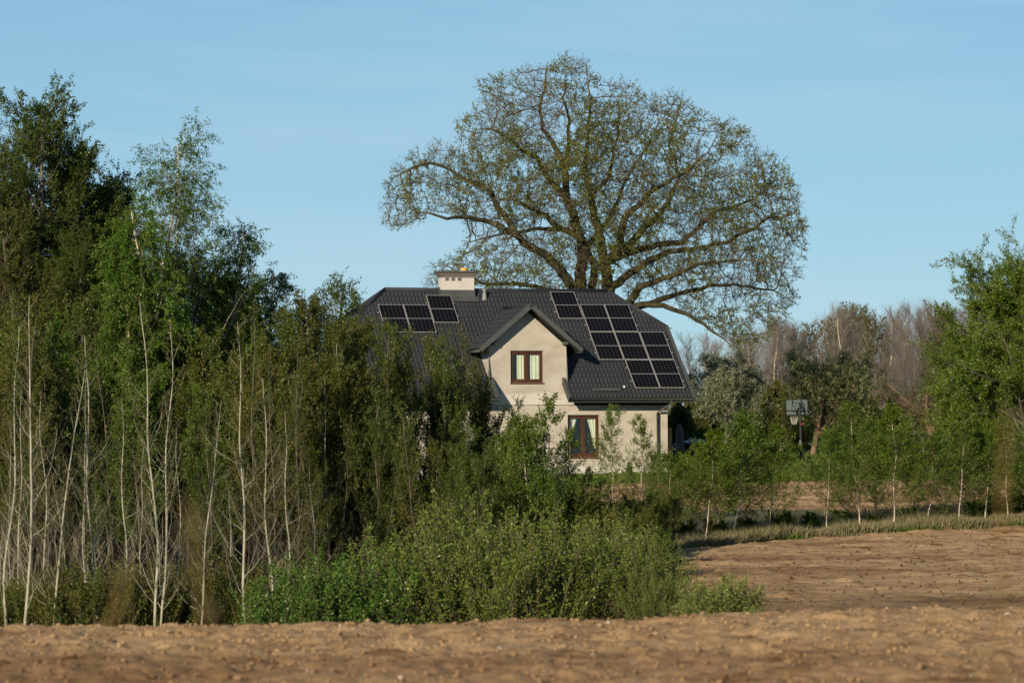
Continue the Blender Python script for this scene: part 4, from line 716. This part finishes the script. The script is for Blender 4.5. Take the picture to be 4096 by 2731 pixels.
# dense young trees
YG = [p_young(50+i, 6, lf, 3, wd, nl=nl_+3, w0=.36) for i, (lf, wd, nl_) in enumerate((('lf_olive', .8, 9), ('lf_birch', .85, 9), ('lf_fresh', .8, 9), ('lf_olive', .75, 8), ('lf_brown', .7, 8)))]
xs_ = np.linspace(-80, 1440, 17)
for i, px in enumerate(xs_):
    k = [0, 1, 2, 3, 1, 2, 2, 1, 3, 2, 1, 0][i % 12] if 250 < px < 1100 else [4, 0, 3, 0, 4][i % 5]
    plant(YG[k], px+U(-25, 25), U(69, 76), 1400+U(-270, 170)-(60 if px > 1150 else 0), rot(), 'leafy young tree in the middle row of the left wood, %s' % nth(i), 'young tree', 'young trees in the middle row of the left wood')
for i, px in enumerate(np.linspace(-120, 1380, 15)):
    k = int(U(0, 3)); plant(YG[k], px+U(-30, 30), U(77, 81), 1290+U(-100, 100)+(60 if px > 1100 else 0), rot(), 'tall young tree in the back row of the left wood, %s' % nth(i), 'young tree', 'young trees in the back row of the left wood', wid=1.0)
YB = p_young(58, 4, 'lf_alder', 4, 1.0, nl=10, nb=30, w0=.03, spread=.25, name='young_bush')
for i, px in enumerate(np.linspace(-100, 1400, 16)):
    plant(YB, px+U(-30, 30), U(82, 87), 1700+U(-80, 80), rot(), 'dark shaded bush between trunks of the left wood, %s' % nth(i), 'bush', 'dark bushes inside the left wood', wid=1.25)
# bare aspens in front
AS = [p_aspen(60+i, 7.2) for i in range(5)]; A2 = p_aspen(66, 7.5, 2)
asp = [(22, 1230, 0, 63), (93, 1150, 1, 62), (168, 1520, 2, 66), (212, 1400, 3, 62.5), (345, 1620, 4, 66), (378, 1280, 0, 64), (500, 1560, 1, 64), (628, 1150, 9, 62), (712, 1640, 2, 67), (795, 1560, 3, 63), (985, 1230, 4, 62), (1085, 1450, 0, 61.5), (1150, 1620, 1, 65), (1240, 1800, 2, 68), (1390, 1330, 3, 72), (60, 1500, 4, 67), (285, 1850, 3, 65), (560, 1720, 4, 67), (900, 1900, 1, 66)]
asp.sort()
for i, (px, top, k, Y) in enumerate(asp):
    lab = 'stout bare aspen with a double pale trunk fronting the left wood' if k == 9 else 'thin pale bare aspen fronting the left wood, %s' % nth(i)
    plant(A2 if k == 9 else AS[k], px, Y, top, rot() if k != 9 else 0, lab, 'aspen', 'bare aspens at the front of the left wood', wid=.95)
AD = [p_aspen(67+i, 7.2, 1, 'greybark') for i in range(3)]
for i, px in enumerate((40, 125, 190, 250, 320, 410, 455, 540, 590, 670, 745, 860, 935, 1030, 1120, 1200, 1290, 1350)):
    plant(AD[i % 3] if i % 4 else AS[i % 5], px+U(-12, 12), U(66.5, 71), U(1150, 1900), rot(), 'very thin grey aspen deeper in the left wood, %s of the thin ones' % nth(i), 'aspen', 'thin aspens deeper in the left wood', wid=.6)
# low undergrowth shrubs below the aspens
UG = [p_willow(70+i, 1.9, 'lf_olive', 1.1, 80, 40, .04, 'undergrowth_shrub') for i in range(2)]
for i, px in enumerate(np.linspace(-60, 1130, 15)):
    plant(UG[i % 2], px+U(-25, 25), U(63, 68), 2270+U(-110, 110), rot(), 'low twiggy shrub at the feet of the bare aspens, %s' % nth(i), 'shrub', 'low shrubs under the bare aspens')
# olive thicket in front of the house
TH = [p_young(80+i, 6, lf, 4, .8, 'greybark', 'twig', .042, 38, nl_, 'young_alder', .12, 32) for i, (lf, nl_) in enumerate((('lf_olive', 9), ('lf_olive', 8), ('lf_brown', 8), ('lf_alder', 9)))]
thp = [(1180, 1370), (1250, 1320), (1330, 1290), (1410, 1260), (1480, 1240), (1560, 1275), (1640, 1270), (1720, 1310), (1795, 1300), (1865, 1360), (1920, 1420), (1975, 1560)]
for i, (px, top) in enumerate(thp):
    plant(TH[[2, 0, 1, 2, 0, 3, 2, 1, 0, 3, 1, 0][i]], px, U(76, 82), top+U(-20, 20), rot(), 'slender olive young alder before the left part of the roof, %s' % nth(i), 'young alder', 'young alders in front of the house', wid=.9)
for i, px in enumerate(np.linspace(1190, 1960, 10)):
    plant(TH[[3, 1, 0, 3][i % 4]], px+U(-20, 20), U(69, 74), 1620+U(-90, 90)+(120 if px > 1850 else 0), rot(), 'dense young alder low in the thicket left of the dormer, %s' % nth(i), 'young alder', 'young alders low in front of the house', wid=1.0)
for i, px in enumerate(np.linspace(1500, 2060, 6)):
    plant(YB, px+U(-20, 20), U(71, 75), 1950+U(-60, 60), rot(), 'dark shaded bush just above the willow shrubs, %s of six' % nth(i), 'bush', 'dark bushes under the thicket', wid=1.1)
# birches and saplings in front of the dormer wall
SP = [p_sapling(90+i, 4, lf, dens=dn, wid=wd) for i, (lf, dn, wd) in enumerate((('lf_sap', 1.0, 1.0), ('lf_sap', 1.1, .95), ('lf_fresh', 1.0, 1.0), ('lf_birch', .9, 1.1), ('lf_sap', .8, .85), ('lf_birch', .35, .6), ('lf_pear', 1.3, 1.05)))]
for px, top, Y, k, lab in ((2085, 1640, 76, 1, 'pale-stemmed young birch before the wall left of the lower window'), (2180, 1555, 78, 4, 'tallest young birch below the dormer, its top crossing the window sill'), (2010, 1690, 77, 0, 'leafy young birch at the left side of the dormer wall'), (2130, 1700, 75, 1, 'low leafy birch between the two pale stems under the dormer'), (2265, 1690, 86, 4, 'airy young birch just left of the lower window'), (2345, 1850, 88, 4, 'small thin birch below the lower window'), (2452, 1600, 93, 4, 'slim young birch right of the lower window, its tip at the eaves'), (2562, 1640, 90, 4, 'slim white-stemmed birch between the lower window and the downpipe'), (2400, 1900, 90, 3, 'low twiggy birch below the right side of the lower window'), (2640, 1790, 93, 2, 'bright green sapling just under the house corner')):
    plant(SP[k], px, Y, top, rot(), lab, 'birch', 'young birches in front of the house', wid=.95 if k in (4, 5) else 1.2)
OB = [p_young(100+i, 3, lf, 5, .7, 'greybark', 'twigred', .05, 26, 7, 'olive_bush', .25, 34, .05) for i, lf in enumerate(('lf_olive', 'lf_brown', 'lf_birch'))]
for i, (px, top) in enumerate(((2030, 1850), (2110, 1880), (2200, 1860), (2290, 1900), (2370, 1930), (2460, 1980), (2540, 2010), (2410, 2050), (2320, 2020), (2240, 1990))):
    plant(OB[i % 3], px, U(72, 82), top, rot(), 'olive twiggy bush between the willow shrubs and the house, %s' % ('lower row %s' % ('at the corner', 'right of the window', 'below the window', 'left of the window')[i-6] if i > 5 else 'upper row, %s' % nth(i)), 'bush', 'olive bushes between willows and house')
for i, (px, top) in enumerate(((2270, 1880), (2330, 1960), (2390, 1990), (2490, 1960), (2600, 1930), (2655, 1960), (2440, 2040), (2560, 2040), (2630, 2060))):
    plant(OB[(0, 2, 1, 0, 2, 0, 1, 0, 2)[i]], px, U(83, 90) if i < 6 else U(78, 82), top, rot(), 'twiggy green bush below the lower window and house corner, %s' % (('back row, %s' % nth(i)) if i < 6 else ('front row, %s' % nth(i-6))), 'bush', 'bushes below the house corner', wid=1.15)
# willow shrubs along the hollow
WS = [p_willow(110+i, 2.4, 'lf_willow', 1.0) for i in range(3)]; WG = p_willow(115, 2.0, 'lf_hedge', 1.1, 80, 40, .042)
ws = [(1190, 2240, 59, 9), (1290, 2180, 60, 9), (1405, 2130, 59, 9), (1520, 2170, 61, 0), (1630, 2090, 62, 1), (1720, 1990, 61, 2), (1815, 1935, 62, 0), (1905, 2000, 59, 1), (1995, 1960, 62, 2), (2090, 2010, 59, 0), (2190, 1990, 61, 1), (2290, 2020, 60, 2), (2375, 2040, 62, 0), (2465, 2090, 60, 1), (2545, 2120, 59.5, 2), (2605, 2220, 58.5, 0)]
for i, (px, top, Y, k) in enumerate(ws):
    lab = ('bright green willow shrub beside the aspen trunks, %s' if k == 9 else 'sage green willow shrub in the front hedge, %s including the bright ones') % nth(i)
    plant(WG if k == 9 else WS[k], px, Y, top, rot(), lab, 'willow shrub', 'willow shrubs behind the near ridge', wid=1.15)
for i, (px, top) in enumerate(((2395, 2010), (2475, 2030), (2550, 2070), (2612, 2110))): plant(WS[i % 3], px, 70+i, top, rot(), 'green willow shrub behind the right end of the front hedge, %s of four' % nth(i), 'willow shrub', 'willow shrubs behind the hedge end', wid=1.1)
WY = p_willow(118, 1.5, 'lf_willowyellow', 1.0, 95, 30, .04)
plant(WY, 2865, 54, 2262, 1.0, 'large yellowish willow shrub standing apart right of the hedge', 'willow shrub', wid=1.35)
plant(WS[1], 2735, 55, 2350, 2.0, 'low green willow shrub between the hedge and the yellowish shrub', 'willow shrub', wid=1.3)
plant(WY, 3005, 53, 2395, 3.0, 'smallest yellowish willow shrub beside the bare field', 'willow shrub', wid=1.0)

# ------------------------------------------------------------------ birch sapling row at the field edge
row = [(2690, 1790, 0), (2810, 1700, 6), (2930, 1620, 2), (3062, 1680, 6), (3189, 1880, 5), (3300, 1690, 2), (3437, 1590, 1), (3564, 1600, 6), (3704, 1710, 2), (3835, 1660, 1), (3935, 1660, 6), (4026, 1640, 2), (4110, 1660, 1)]
for i, (px, top, k) in enumerate(row):
    x = at(px, 1800, 92)[0]; Y = float(edgeY(x*1.0))+1.6+U(0, .8)
    lab = 'smallest and barest birch sapling in the row at the field edge' if k == 5 else 'white-stemmed birch sapling in the front row at the field edge, %s' % nth(i)
    plant(SP[k], px, Y, top, rot(), lab, 'birch sapling', 'birch saplings in the front row at the field edge', wid=1.35*U(.85, 1.15) if k != 5 else .8)
row2 = [(2750, 1790, 2), (2870, 1760, 1), (2960, 1810, 0), (3390, 1830, 2), (3500, 1790, 0), (3640, 1820, 1), (3770, 1800, 2), (3890, 1790, 1), (3985, 1760, 2), (4080, 1790, 0)]
for i, (px, top, k) in enumerate(row2):
    Y = float(edgeY(at(px, 1800, 96)[0]))+4.2+U(0, 1.2); plant(SP[k], px, Y, top, rot(), 'leafy birch sapling in the second row behind, %s' % nth(i), 'birch sapling', 'birch saplings in the second row', wid=1.35)
LB = [p_young(120+i, 1.6, lf, 5, .42, 'greybark', 'twig', .05, 20, 9, 'low_bush', .35, 42, .03) for i, lf in enumerate(('lf_birch', 'lf_sap'))]
for i, (px, top) in enumerate(((2740, 2060), (2850, 2050), (2985, 2050), (3120, 2020), (3250, 2030), (3370, 2020), (3490, 2040), (3620, 2010), (3760, 2010), (3900, 1980), (4000, 1950), (4080, 1930))):
    Y = float(edgeY(at(px, 1800, 94)[0]))+2.6+U(0, 1.5); plant(LB[i % 2], px, Y, top, rot(), 'low dark bush among the sapling stems, %s' % nth(i), 'bush', 'low bushes among the saplings', wid=1.3)

# ------------------------------------------------------------------ garden and orchard behind
pl_ = lambda pr, px, Y, top, lab, cat_='tree', grp=None, wid=1.0: plant(pr, px, Y, top, rot(), lab, cat_, grp, wid)
pl_(p_round(130, 5, 'lf_grey', bl=.10, stems=2, nl=9, name='orchard_tree', rt=.10), 2895, 160, 1400, 'grey-green blossoming fruit tree with dark crooked stems right of the house', grp='fruit trees in the orchard', wid=.9)
pl_(p_round(131, 5, 'lf_blossomtree', bl=.16, nl=11, rt=.13, bark='brownbark'), 3250, 163, 1385, 'pale blossoming fruit tree with a thick pruned trunk behind the basketball hoop', grp='fruit trees in the orchard', wid=.85)
pl_(p_round(132, 5.5, 'lf_dark', bl=.0, nl=2, rt=.2, bark='brownbark', trunkf=.45, up=.0), 3745, 146, 1400, 'dark spreading fruit tree with thick brown trunk left of the large green tree', grp='fruit trees in the orchard', wid=1.15)
pl_(p_round(133, 3.4, 'lf_blossomtree', bl=.25, nl=10, rt=.09, trunkf=.42, bark='brownbark'), 3925, 138, 1575, 'small white-blossoming fruit tree under the large green tree', grp='fruit trees in the orchard')
pl_(p_round(135, 3.6, 'lf_blossomtree', bl=.2, nl=8, rt=.07), 3690, 150, 1560, 'thin blossoming fruit tree in front of the dark spreading tree', grp='fruit trees in the orchard')
pl_(p_ball(234, 9, 4.0, 'lf_pear', .03, 52, .068), 4110, 128, 925, 'large dense green tree with white blossoms at the right edge', wid=1.0)
pl_(p_ball(236, 5, 2.0, 'lf_pear', .03, 20, .065), 3900, 132, 1330, 'lower green crown on the left flank of the large green tree', wid=.95)
DB = p_young(140, 3, 'lf_dark', 4, .75, 'greybark', 'twig', .09, 34, 9, 'dark_bush', .2, 52, .04); FB = p_young(141, 2.2, 'lf_fresh', 5, .7, 'greybark', 'twig', .07, 30, 10, 'green_bush', .3, 42, .03)
for px, top, Y, pr, lab in ((2720, 1600, 148, DB, 'dark bush right beside the house corner'), (3620, 1650, 152, DB, 'dark conical evergreen bush left of the thick brown trunk'), (3170, 1740, 168, DB, 'dark low evergreen behind the foot of the basketball hoop'), (3320, 1720, 166, DB, 'dark low evergreen right of the pruned fruit tree trunk'), (2790, 1700, 150, FB, 'bright green bush behind the blue sheet'), (2880, 1780, 142, FB, 'bright green bush in front of the grey fruit tree'), (3020, 1790, 146, FB, 'bright green bush midway between house and hoop'), (3375, 1735, 142, FB, 'bright green bush right of the basketball hoop'), (3470, 1700, 150, FB, 'bright green bush in the middle of the orchard'), (3560, 1770, 140, FB, 'low green bush in front of the conical evergreen'), (3650, 1740, 140, FB, 'low green bush left of the thick brown trunk'), (3830, 1730, 138, FB, 'green bush between the thick trunk and the small blossoming tree'), (4010, 1720, 136, FB, 'green bush below the large green tree'), (4080, 1760, 134, FB, 'green bush at the right edge of the photo'), (2940, 1730, 150, FB, 'green bush under the right side of the grey fruit tree')):
    pl_(pr, px, Y, top, lab, 'bush', 'garden bushes')
TJ = p_young(142, 1.2, 'lf_fresh', 3, .26, 'greybark', 'twig', .045, 40, 12, 'thuja_bush', .08, 30, .02); pl_(TJ, 2522, 126, 1838, 'small bright green conical thuja at the foot of the house wall', 'bush')

# ------------------------------------------------------------------ far wood
FP = [p_far(150, 11, 'twiggrey'), p_far(151, 11, 'twiggrey', stems=2), p_far(152, 11, 'twigred'), p_far(153, 11, 'twiggrey'), p_far(154, 10, 'twiggrey', 'lf_brown')]
topf = lambda px: np.interp(px, [1300, 2600, 2760, 2830, 2900, 3000, 3060, 3160, 3250, 3330, 3450, 3600, 3680, 3760, 4300], [1450, 1380, 1320, 1300, 1330, 1280, 1235, 1255, 1225, 1200, 1190, 1190, 1165, 1180, 1150])
for i, px in enumerate(np.linspace(2720, 4060, 30)):
    plant(FP[int(U(0, 5)) if px > 3300 else int(U(0, 2.9))*1], px+U(-15, 15), U(215, 226), topf(px)+U(-15, 45), rot(), 'bare greyish tree in the front row of the far wood, %s' % nth(i), 'bare tree', 'bare trees in the front row of the far wood', wid=1.15)
for i, px in enumerate(np.linspace(2980, 4160, 20)):
    plant(FP[int(U(0, 5))], px+U(-15, 15), U(238, 255), topf(px)+U(0, 50), rot(), 'bare greyish tree in the back row of the far wood, %s' % nth(i), 'bare tree', 'bare trees at the back of the far wood', wid=1.15)
FL = p_young(160, 5, 'lf_olive', 4, 1.2, 'greybark', 'twig', .13, 34, 7, 'wood_edge_tree', .2, 34, .03); FL2 = p_young(161, 5, 'lf_brown', 4, 1.2, 'birchtan', 'twiggrey', .12, 34, 5, 'wood_edge_tree', .2, 30, .03)
for i, px in enumerate(np.linspace(2700, 4080, 17)):
    plant((FL, FL2)[i % 2], px+U(-20, 20), U(190, 205), 1560+U(-80, 60), rot(), 'low olive young tree at the foot of the far wood, %s' % nth(i), 'young tree', 'young trees at the edge of the far wood')
DW = p_young(162, 4, 'lf_alder', 6, 1.3, 'greybark', 'twig', .16, 30, 8, 'wood_edge_bush', .4, 44, .02)
for i, px in enumerate(np.linspace(2660, 4090, 14)):
    plant(DW, px+U(-20, 20), U(206, 212), 1640+U(-30, 30), rot(), 'dark green bush at the foot of the far wood, %s' % nth(i), 'bush', 'dark bushes at the foot of the far wood', wid=1.4)

# ------------------------------------------------------------------ basketball hoop and other garden things
M['black'] = mat_noise('black_steel', [(.3, (.008, .008, .008)), (.7, (.014, .014, .014))], 3, .5, 0)
M['red'] = mat_noise('red_plastic', [(.3, (.45, .03, .03)), (.7, (.55, .06, .05))], 3, .5, 0)
M['net'] = mat_noise('white_net', [(.3, (.4, .38, .34)), (.7, (.5, .48, .43))], 3, .8, 0)
mt, t, out = newmat('clear_board'); tr = N(t, 'ShaderNodeBsdfTransparent'); tr.inputs[0].default_value = (.8, .85, .85, 1); df = N(t, 'ShaderNodeBsdfPrincipled'); df.inputs['Base Color'].default_value = (.10, .13, .125, 1); df.inputs['Roughness'].default_value = .25
mxn = N(t, 'ShaderNodeMixShader'); mxn.inputs[0].default_value = .8; t.links.new(tr.outputs[0], mxn.inputs[1]); t.links.new(df.outputs[0], mxn.inputs[2]); t.links.new(mxn.outputs[0], out.inputs[0]); M['board'] = mt
def build_hoop():
    Y = 150.0; b = at(3205, 1858, Y); z = float(hgt(b[0], Y)); H = empty('basketball_hoop', (b[0], Y, z), 0); tag(H, 'black portable basketball hoop seen from behind, with clear backboard and white net', 'basketball hoop')
    L = lambda px, py, dy=0.: Vector(at(px, py, Y+dy)-np.array([b[0], Y, z]))
    Zz = lambda zx, zy, dy=0.: L(3120+zx/4.61, 1560+zy/4.61, dy)
    bm = bmesh.new(); pipe(bm, [Zz(392, 1330), Zz(383, 900), Zz(372, 480), Zz(368, 280)], [.06, .055, .05, .045], 8); P = bmo('pole', bm, M['black'], H)
    bm = bmesh.new(); bar(bm, Zz(372, 925, -.07), Zz(372, 1015, -.07), .075, .01, (0, 1, 0)); bmo('pole_sticker', bm, M['zinc'], P)
    bm = bmesh.new(); bmesh.ops.create_icosphere(bm, subdivisions=2, radius=.045); bmesh.ops.scale(bm, vec=(1, .7, .9), verts=bm.verts); bmesh.ops.translate(bm, vec=Zz(403, 625, -.08), verts=bm.verts); bmo('crank_knob', bm, M['red'], P, True)
    bm = bmesh.new(); box(bm, -.42, .42, -.3, .5, -.05, .13, .05); bmo('base', bm, M['black'], H)
    # board: rounded rectangle with frame, 0.55 m in front of the pole (beyond it from here)
    c = [Zz(100, 172, .55), Zz(508, 165, .62), Zz(515, 452, .62), Zz(108, 462, .55)]; o_ = (c[0]+c[1]+c[2]+c[3])/4; ex = ((c[1]-c[0])+(c[2]-c[3]))/2; ez = ((c[0]-c[3])+(c[1]-c[2]))/2; Wd = ex.length; Hd = ez.length; ex.normalize(); ez.normalize(); ny = ex.cross(ez).normalized()
    def rr(w, h, r, n=5): return [((w/2-r)*sx+r*math.cos(a), (h/2-r)*sz+r*math.sin(a)) for sx, sz, a0 in ((1, 1, 0), (-1, 1, 90), (-1, -1, 180), (1, -1, 270)) for a in [math.radians(a0+90*i/n) for i in range(n+1)]]
    q = lambda x, z_, y=0.: o_+ex*x+ez*z_+ny*y
    bm = bmesh.new(); prism(bm, [q(x, y, -.012) for x, y in rr(Wd, Hd, .09)], ny*.02); B = bmo('backboard', bm, M['board'], H)
    bm = bmesh.new(); oo = rr(Wd+.02, Hd+.02, .10); ii = rr(Wd-.045, Hd-.045, .07)
    for s_ in (-.03, .03):
        A_ = [bm.verts.new(q(x, y, s_)) for x, y in oo]; B_ = [bm.verts.new(q(x, y, s_)) for x, y in ii]
        for i in range(len(A_)): bm.faces.new((A_[i], A_[(i+1) % len(A_)], B_[(i+1) % len(A_)], B_[i]))
        if s_ < 0: A0, B0 = A_, B_
    n = len(A_)
    for i in range(n): bm.faces.new((A0[i], A0[(i+1) % n], A_[(i+1) % n], A_[i])); bm.faces.new((B0[i], B0[(i+1) % n], B_[(i+1) % n], B_[i]))
    bmo('board_frame', bm, M['black'], B)
    k = lambda zx, zy, dy=.5: Zz(zx, zy, dy)
    for pts in ([(103, 380), (515, 368)], [(222, 172), (222, 275), (285, 335), (292, 400), (330, 420)], [(386, 168), (388, 250)]):
        bm = bmesh.new(); pipe(bm, [k(*p) for p in pts], .014, 6); bmo('board_brace', bm, M['black'], B)
    for a_, b_ in (((245, 290), (310, 290)), ((222, 292), (222, 400)), ((225, 402), (300, 402))):
        bm = bmesh.new(); bar(bm, k(*a_, .57), k(*b_, .57), .02, .02, (0, 1, 0)); bmo('target_line', bm, M['black'], B)
    for a_, b_, dy in (((368, 300), (352, 240), .45), ((368, 300), (412, 232), .45), ((368, 470), (300, 440), .5), ((360, 300), (310, 420), .5), ((375, 470), (392, 290), .2)):
        bm = bmesh.new(); bar(bm, Zz(*a_, 0), Zz(*b_, dy), .05, .05); bmo('arm', bm, M['black'], H)
    rc = Zz(262, 455, .85); bm = bmesh.new(); R_ = .225; pipe(bm, [rc+Vector((R_*math.cos(a), R_*math.sin(a), 0)) for a in [i*math.pi/12 for i in range(25)]], .012, 6); bmo('rim', bm, M['red'], H, True)
    bm = bmesh.new(); bar(bm, Zz(215, 425, .6), Zz(292, 425, .6), .13, .02, (0, 1, 0)); bmo('rim_plate', bm, M['red'], H)
    bm = bmesh.new(); n = 12
    for s_ in (1, -1):
        for i in range(n):
            pts = []
            for j in range(6): a = 2*math.pi*(i+s_*j*.55)/n; r_ = R_*(1-.10*j); pts.append(rc+Vector((r_*math.cos(a), r_*math.sin(a), -.09*j)))
            pipe(bm, pts, .007, 4)
    bmo('net', bm, M['net'], H)
    cu = bpy.data.curves.new('board_lettering', 'FONT'); cu.body = 'BAWGA'; cu.size = .085; cu.space_character = 1.25; cu.extrude = .002; tmp = bpy.data.objects.new('tmp_text', cu); COL.objects.link(tmp); dg = bpy.context.evaluated_depsgraph_get(); me = bpy.data.meshes.new_from_object(tmp.evaluated_get(dg)); bpy.data.objects.remove(tmp); me.name = 'board_lettering'; me.materials.clear(); me.materials.append(M['black'])
    o = ob('board_lettering', me, B); o.matrix_local = Matrix.Translation(Zz(238, 244, .53)) @ Matrix(((ex.x, ez.x, ny.x, 0), (ex.y, ez.y, ny.y, 0), (ex.z, ez.z, ny.z, 0), (0, 0, 0, 1)))
build_hoop()
M['brick'] = mat_noise('orange_bricks', [(.3, (.50, .20, .09)), (.7, (.62, .28, .13))], 6, .8, .2)
M['film'] = mat_noise('grey_plastic_film', [(.3, (.05, .05, .045)), (.7, (.12, .12, .11))], 3, .6, .6)
M['tarp'] = mat_noise('blue_tarp', [(.3, (.015, .035, .09)), (.5, (.04, .075, .15)), (.72, (.20, .27, .34))], 1.6, .35, .5)
M['log'] = mat_noise('split_logs', [(.3, (.10, .07, .04)), (.7, (.28, .22, .14))], 4, .9, .5)
def garden():
    Y = 137.; b = at(2643, 1790, Y); z = float(hgt(b[0], Y)); H = empty('brick_pallet', (b[0], Y, z)); tag(H, 'pallet of orange bricks half wrapped in grey plastic behind the house corner', 'brick pallet')
    bm = bmesh.new()
    for i in range(3): box(bm, -.5, .5, -.5+.42*i, -.40+.42*i, 0, .08)
    box(bm, -.5, .5, -.5, .5, .082, .11); bmo('pallet', bm, M['log'], H); bm = bmesh.new()
    for k in range(9):
        for i in range(4):
            for j in range(2): box(bm, -.48+.24*i, -.255+.24*i, -.48+.49*j, -.01+.49*j, .115+k*.19, .295+k*.19, .008)
    bmo('bricks', bm, M['brick'], H)
    g = np.random.default_rng(8); bm = bmesh.new(); bmesh.ops.create_grid(bm, x_segments=14, y_segments=14, size=.62)
    for v in bm.verts: r = max(abs(v.co.x-.14), abs(v.co.y-.05)); v.co = Vector((.84+v.co.x*.32, .75+v.co.y*.5, 1.98-.9*v.co.x**2-.3*v.co.y**2-max(0, r-.40)*3.5+g.normal()*.03))
    bmo('plastic_wrap', bm, M['film'], H, True)
    Y = 141.; b = at(2752, 1790, Y); z = float(hgt(b[0], Y)); T = ob('blue_tarp', None) if False else None
    bm = bmesh.new(); bmesh.ops.create_grid(bm, x_segments=30, y_segments=16, size=1)
    for v in bm.verts: x, y = v.co.x, v.co.y; v.co = Vector((x*.72, y*.9, .52+.26*x*(1 if x < .3 else .2)-.10*y*y+.05*math.sin(7*x+3*y)+.035*math.sin(13*x-5*y)-.3*max(0, abs(x)-.85)+g.normal()*.008))
    r_ = bmesh.ops.solidify(bm, geom=bm.faces[:], thickness=.01); o = bmo('blue_tarp', bm, M['tarp'], None, True); o.location = (b[0], Y, z+.66); tag(o, 'crumpled blue tarpaulin spread over the log heap beside the house', 'tarpaulin')
    H = empty('log_pile', (b[0], Y, z)); tag(H, 'heap of split logs under the blue tarpaulin', 'log pile')
    for i in range(52):
        bm = bmesh.new(); r1 = float(g.uniform(.06, .11)); a = float(g.normal()*.25); row_ = i//9; x = -.68+.17*(i % 9)+.08*(row_ % 2); zz = .1+.17*row_
        pipe(bm, [Vector((x, -.45+float(g.normal()*.06), zz)), Vector((x+.2*a, .4, zz+.03*a))], [r1, r1*.9], 7); bmo('log', bm, M['log'], H)
    # weathered brick barn glimpsed through the left wood
    Y = 104.; x0 = at(-330, 1400, Y)[0]; x1 = at(268, 1400, Y)[0]; z = float(hgt(x0, Y)); zt = at(100, 1395, Y)[2]-z; zr = at(100, 1290, Y)[2]-z; H = empty('brick_barn', (x0, Y, z)); tag(H, 'old brick barn with grey roof glimpsed through the trees at left', 'barn')
    w = x1-x0; bm = bmesh.new(); box(bm, 0, w, 0, 5, -.4, zt); prism(bm, [(0, 0, zt+.003), (0, 5, zt+.003), (0, 2.5, zr-.05)], (w, 0, 0)); bmo('wall', bm, M['barnbrick'], H)
    bm = bmesh.new(); bar(bm, (w/2, -.35, zt-.15), (w/2, 2.5, zr), w+.5, .06); bar(bm, (w/2, 5.35, zt-.15), (w/2, 2.5, zr), w+.5, .06); bmo('roof', bm, M['barnroof'], H)
    bm = bmesh.new(); box(bm, w-2.2, w-1.3, -.04, .03, .0, 1.9); bmo('door', bm, M['log'], H)
    # pale sandy patch by the hoop
    bm = bmesh.new(); bmesh.ops.create_circle(bm, cap_ends=False, segments=28, radius=1); vs = bm.verts[:]; cx = at(3195, 1860, 147.)[0]
    for i, v in enumerate(vs): v.co = Vector((cx+v.co.x*(1.6+.25*math.sin(i*1.7)), 147.3+v.co.y*(2.6+.5*math.sin(i*2.3)), 0)); v.co.z = float(hgt(v.co.x, v.co.y))+.035
    bm.faces.new(vs); o = bmo('sand_patch', bm, M['sand']); tag(o, kind='structure')
def brickmat():
    mt, t, out = newmat('old_brick'); c = N(t, 'ShaderNodeTexCoord'); r = N(t, 'ShaderNodeMapping'); r.inputs['Rotation'].default_value = (math.radians(90), 0, 0); b = N(t, 'ShaderNodeTexBrick'); b.inputs['Scale'].default_value = 4; b.inputs['Color1'].default_value = (.36, .13, .06, 1); b.inputs['Color2'].default_value = (.50, .22, .11, 1); b.inputs['Mortar'].default_value = (.35, .3, .25, 1)
    p = N(t, 'ShaderNodeBsdfPrincipled'); p.inputs['Roughness'].default_value = .9; t.links.new(c.outputs['Object'], r.inputs[0]); t.links.new(r.outputs[0], b.inputs['Vector']); t.links.new(b.outputs['Color'], p.inputs['Base Color']); t.links.new(p.outputs[0], out.inputs[0]); return mt
M['barnbrick'] = brickmat(); M['barnroof'] = mat_noise('fibre_cement_roof', [(.3, (.16, .15, .15)), (.7, (.25, .24, .24))], 2, .9, .3); M['sand'] = mat_noise('sand', [(.3, (.25, .19, .12)), (.7, (.38, .30, .2))], 3, .95, .3)
garden()
# tall dry weeds standing close to the camera on the near field, far out of focus
def weed(px, py0, px1, py1, Y, label, seed, head):
    g = np.random.default_rng(seed); a = at(px, py0, Y); b = at(px1, py1, Y); z = float(hgt(a[0], Y)); base = np.array([a[0]-(b[0]-a[0])*.6, Y, z]); H = empty('dry_weed', base); tag(H, label, 'weed', 'dry weeds close to the camera')
    P = np.array([base*(1-k)+b*k+np.array([.03*math.sin(3*k), .02*k, 0]) for k in np.linspace(0, 1, 12)])-base; L_ = np.linspace(0, 1, 12); x = a-base; P = np.array([x*min(k/.8, 1)+(b-a)*max(0, (k-.8)/.2) for k in L_])
    S = Asm(); S.tube((P[None], .004*np.linspace(1, .5, 12)[None]), M['weed'], 6); ob('stem', S.mesh('weed_stem'), H)
    S = Asm(); T = (P[None], .003*np.ones((1, 12))); B = kids(*T, head, g, .78, 1, 30, 10, lambda t, L: .035+0*t, 4, .1, .1, .5, .0016); S.tube(B, M['weed']); Q, D = on(*B, 5, g, .3); S.leaf(Q, D, .012, M['drygrass'], g); ob('seed_head', S.mesh('weed_head'), H)
weed(330, 2740, 520, 2290, 4.4, 'blurred brown dry weed leaning right close to the camera at left', 1, 10)
weed(870, 2740, 745, 2000, 4.0, 'blurred thin dry weed leaning left close to the camera', 2, 8)
weed(3990, 2740, 4020, 1650, 4.2, 'blurred thin upright dry weed close to the camera at right', 3, 8)
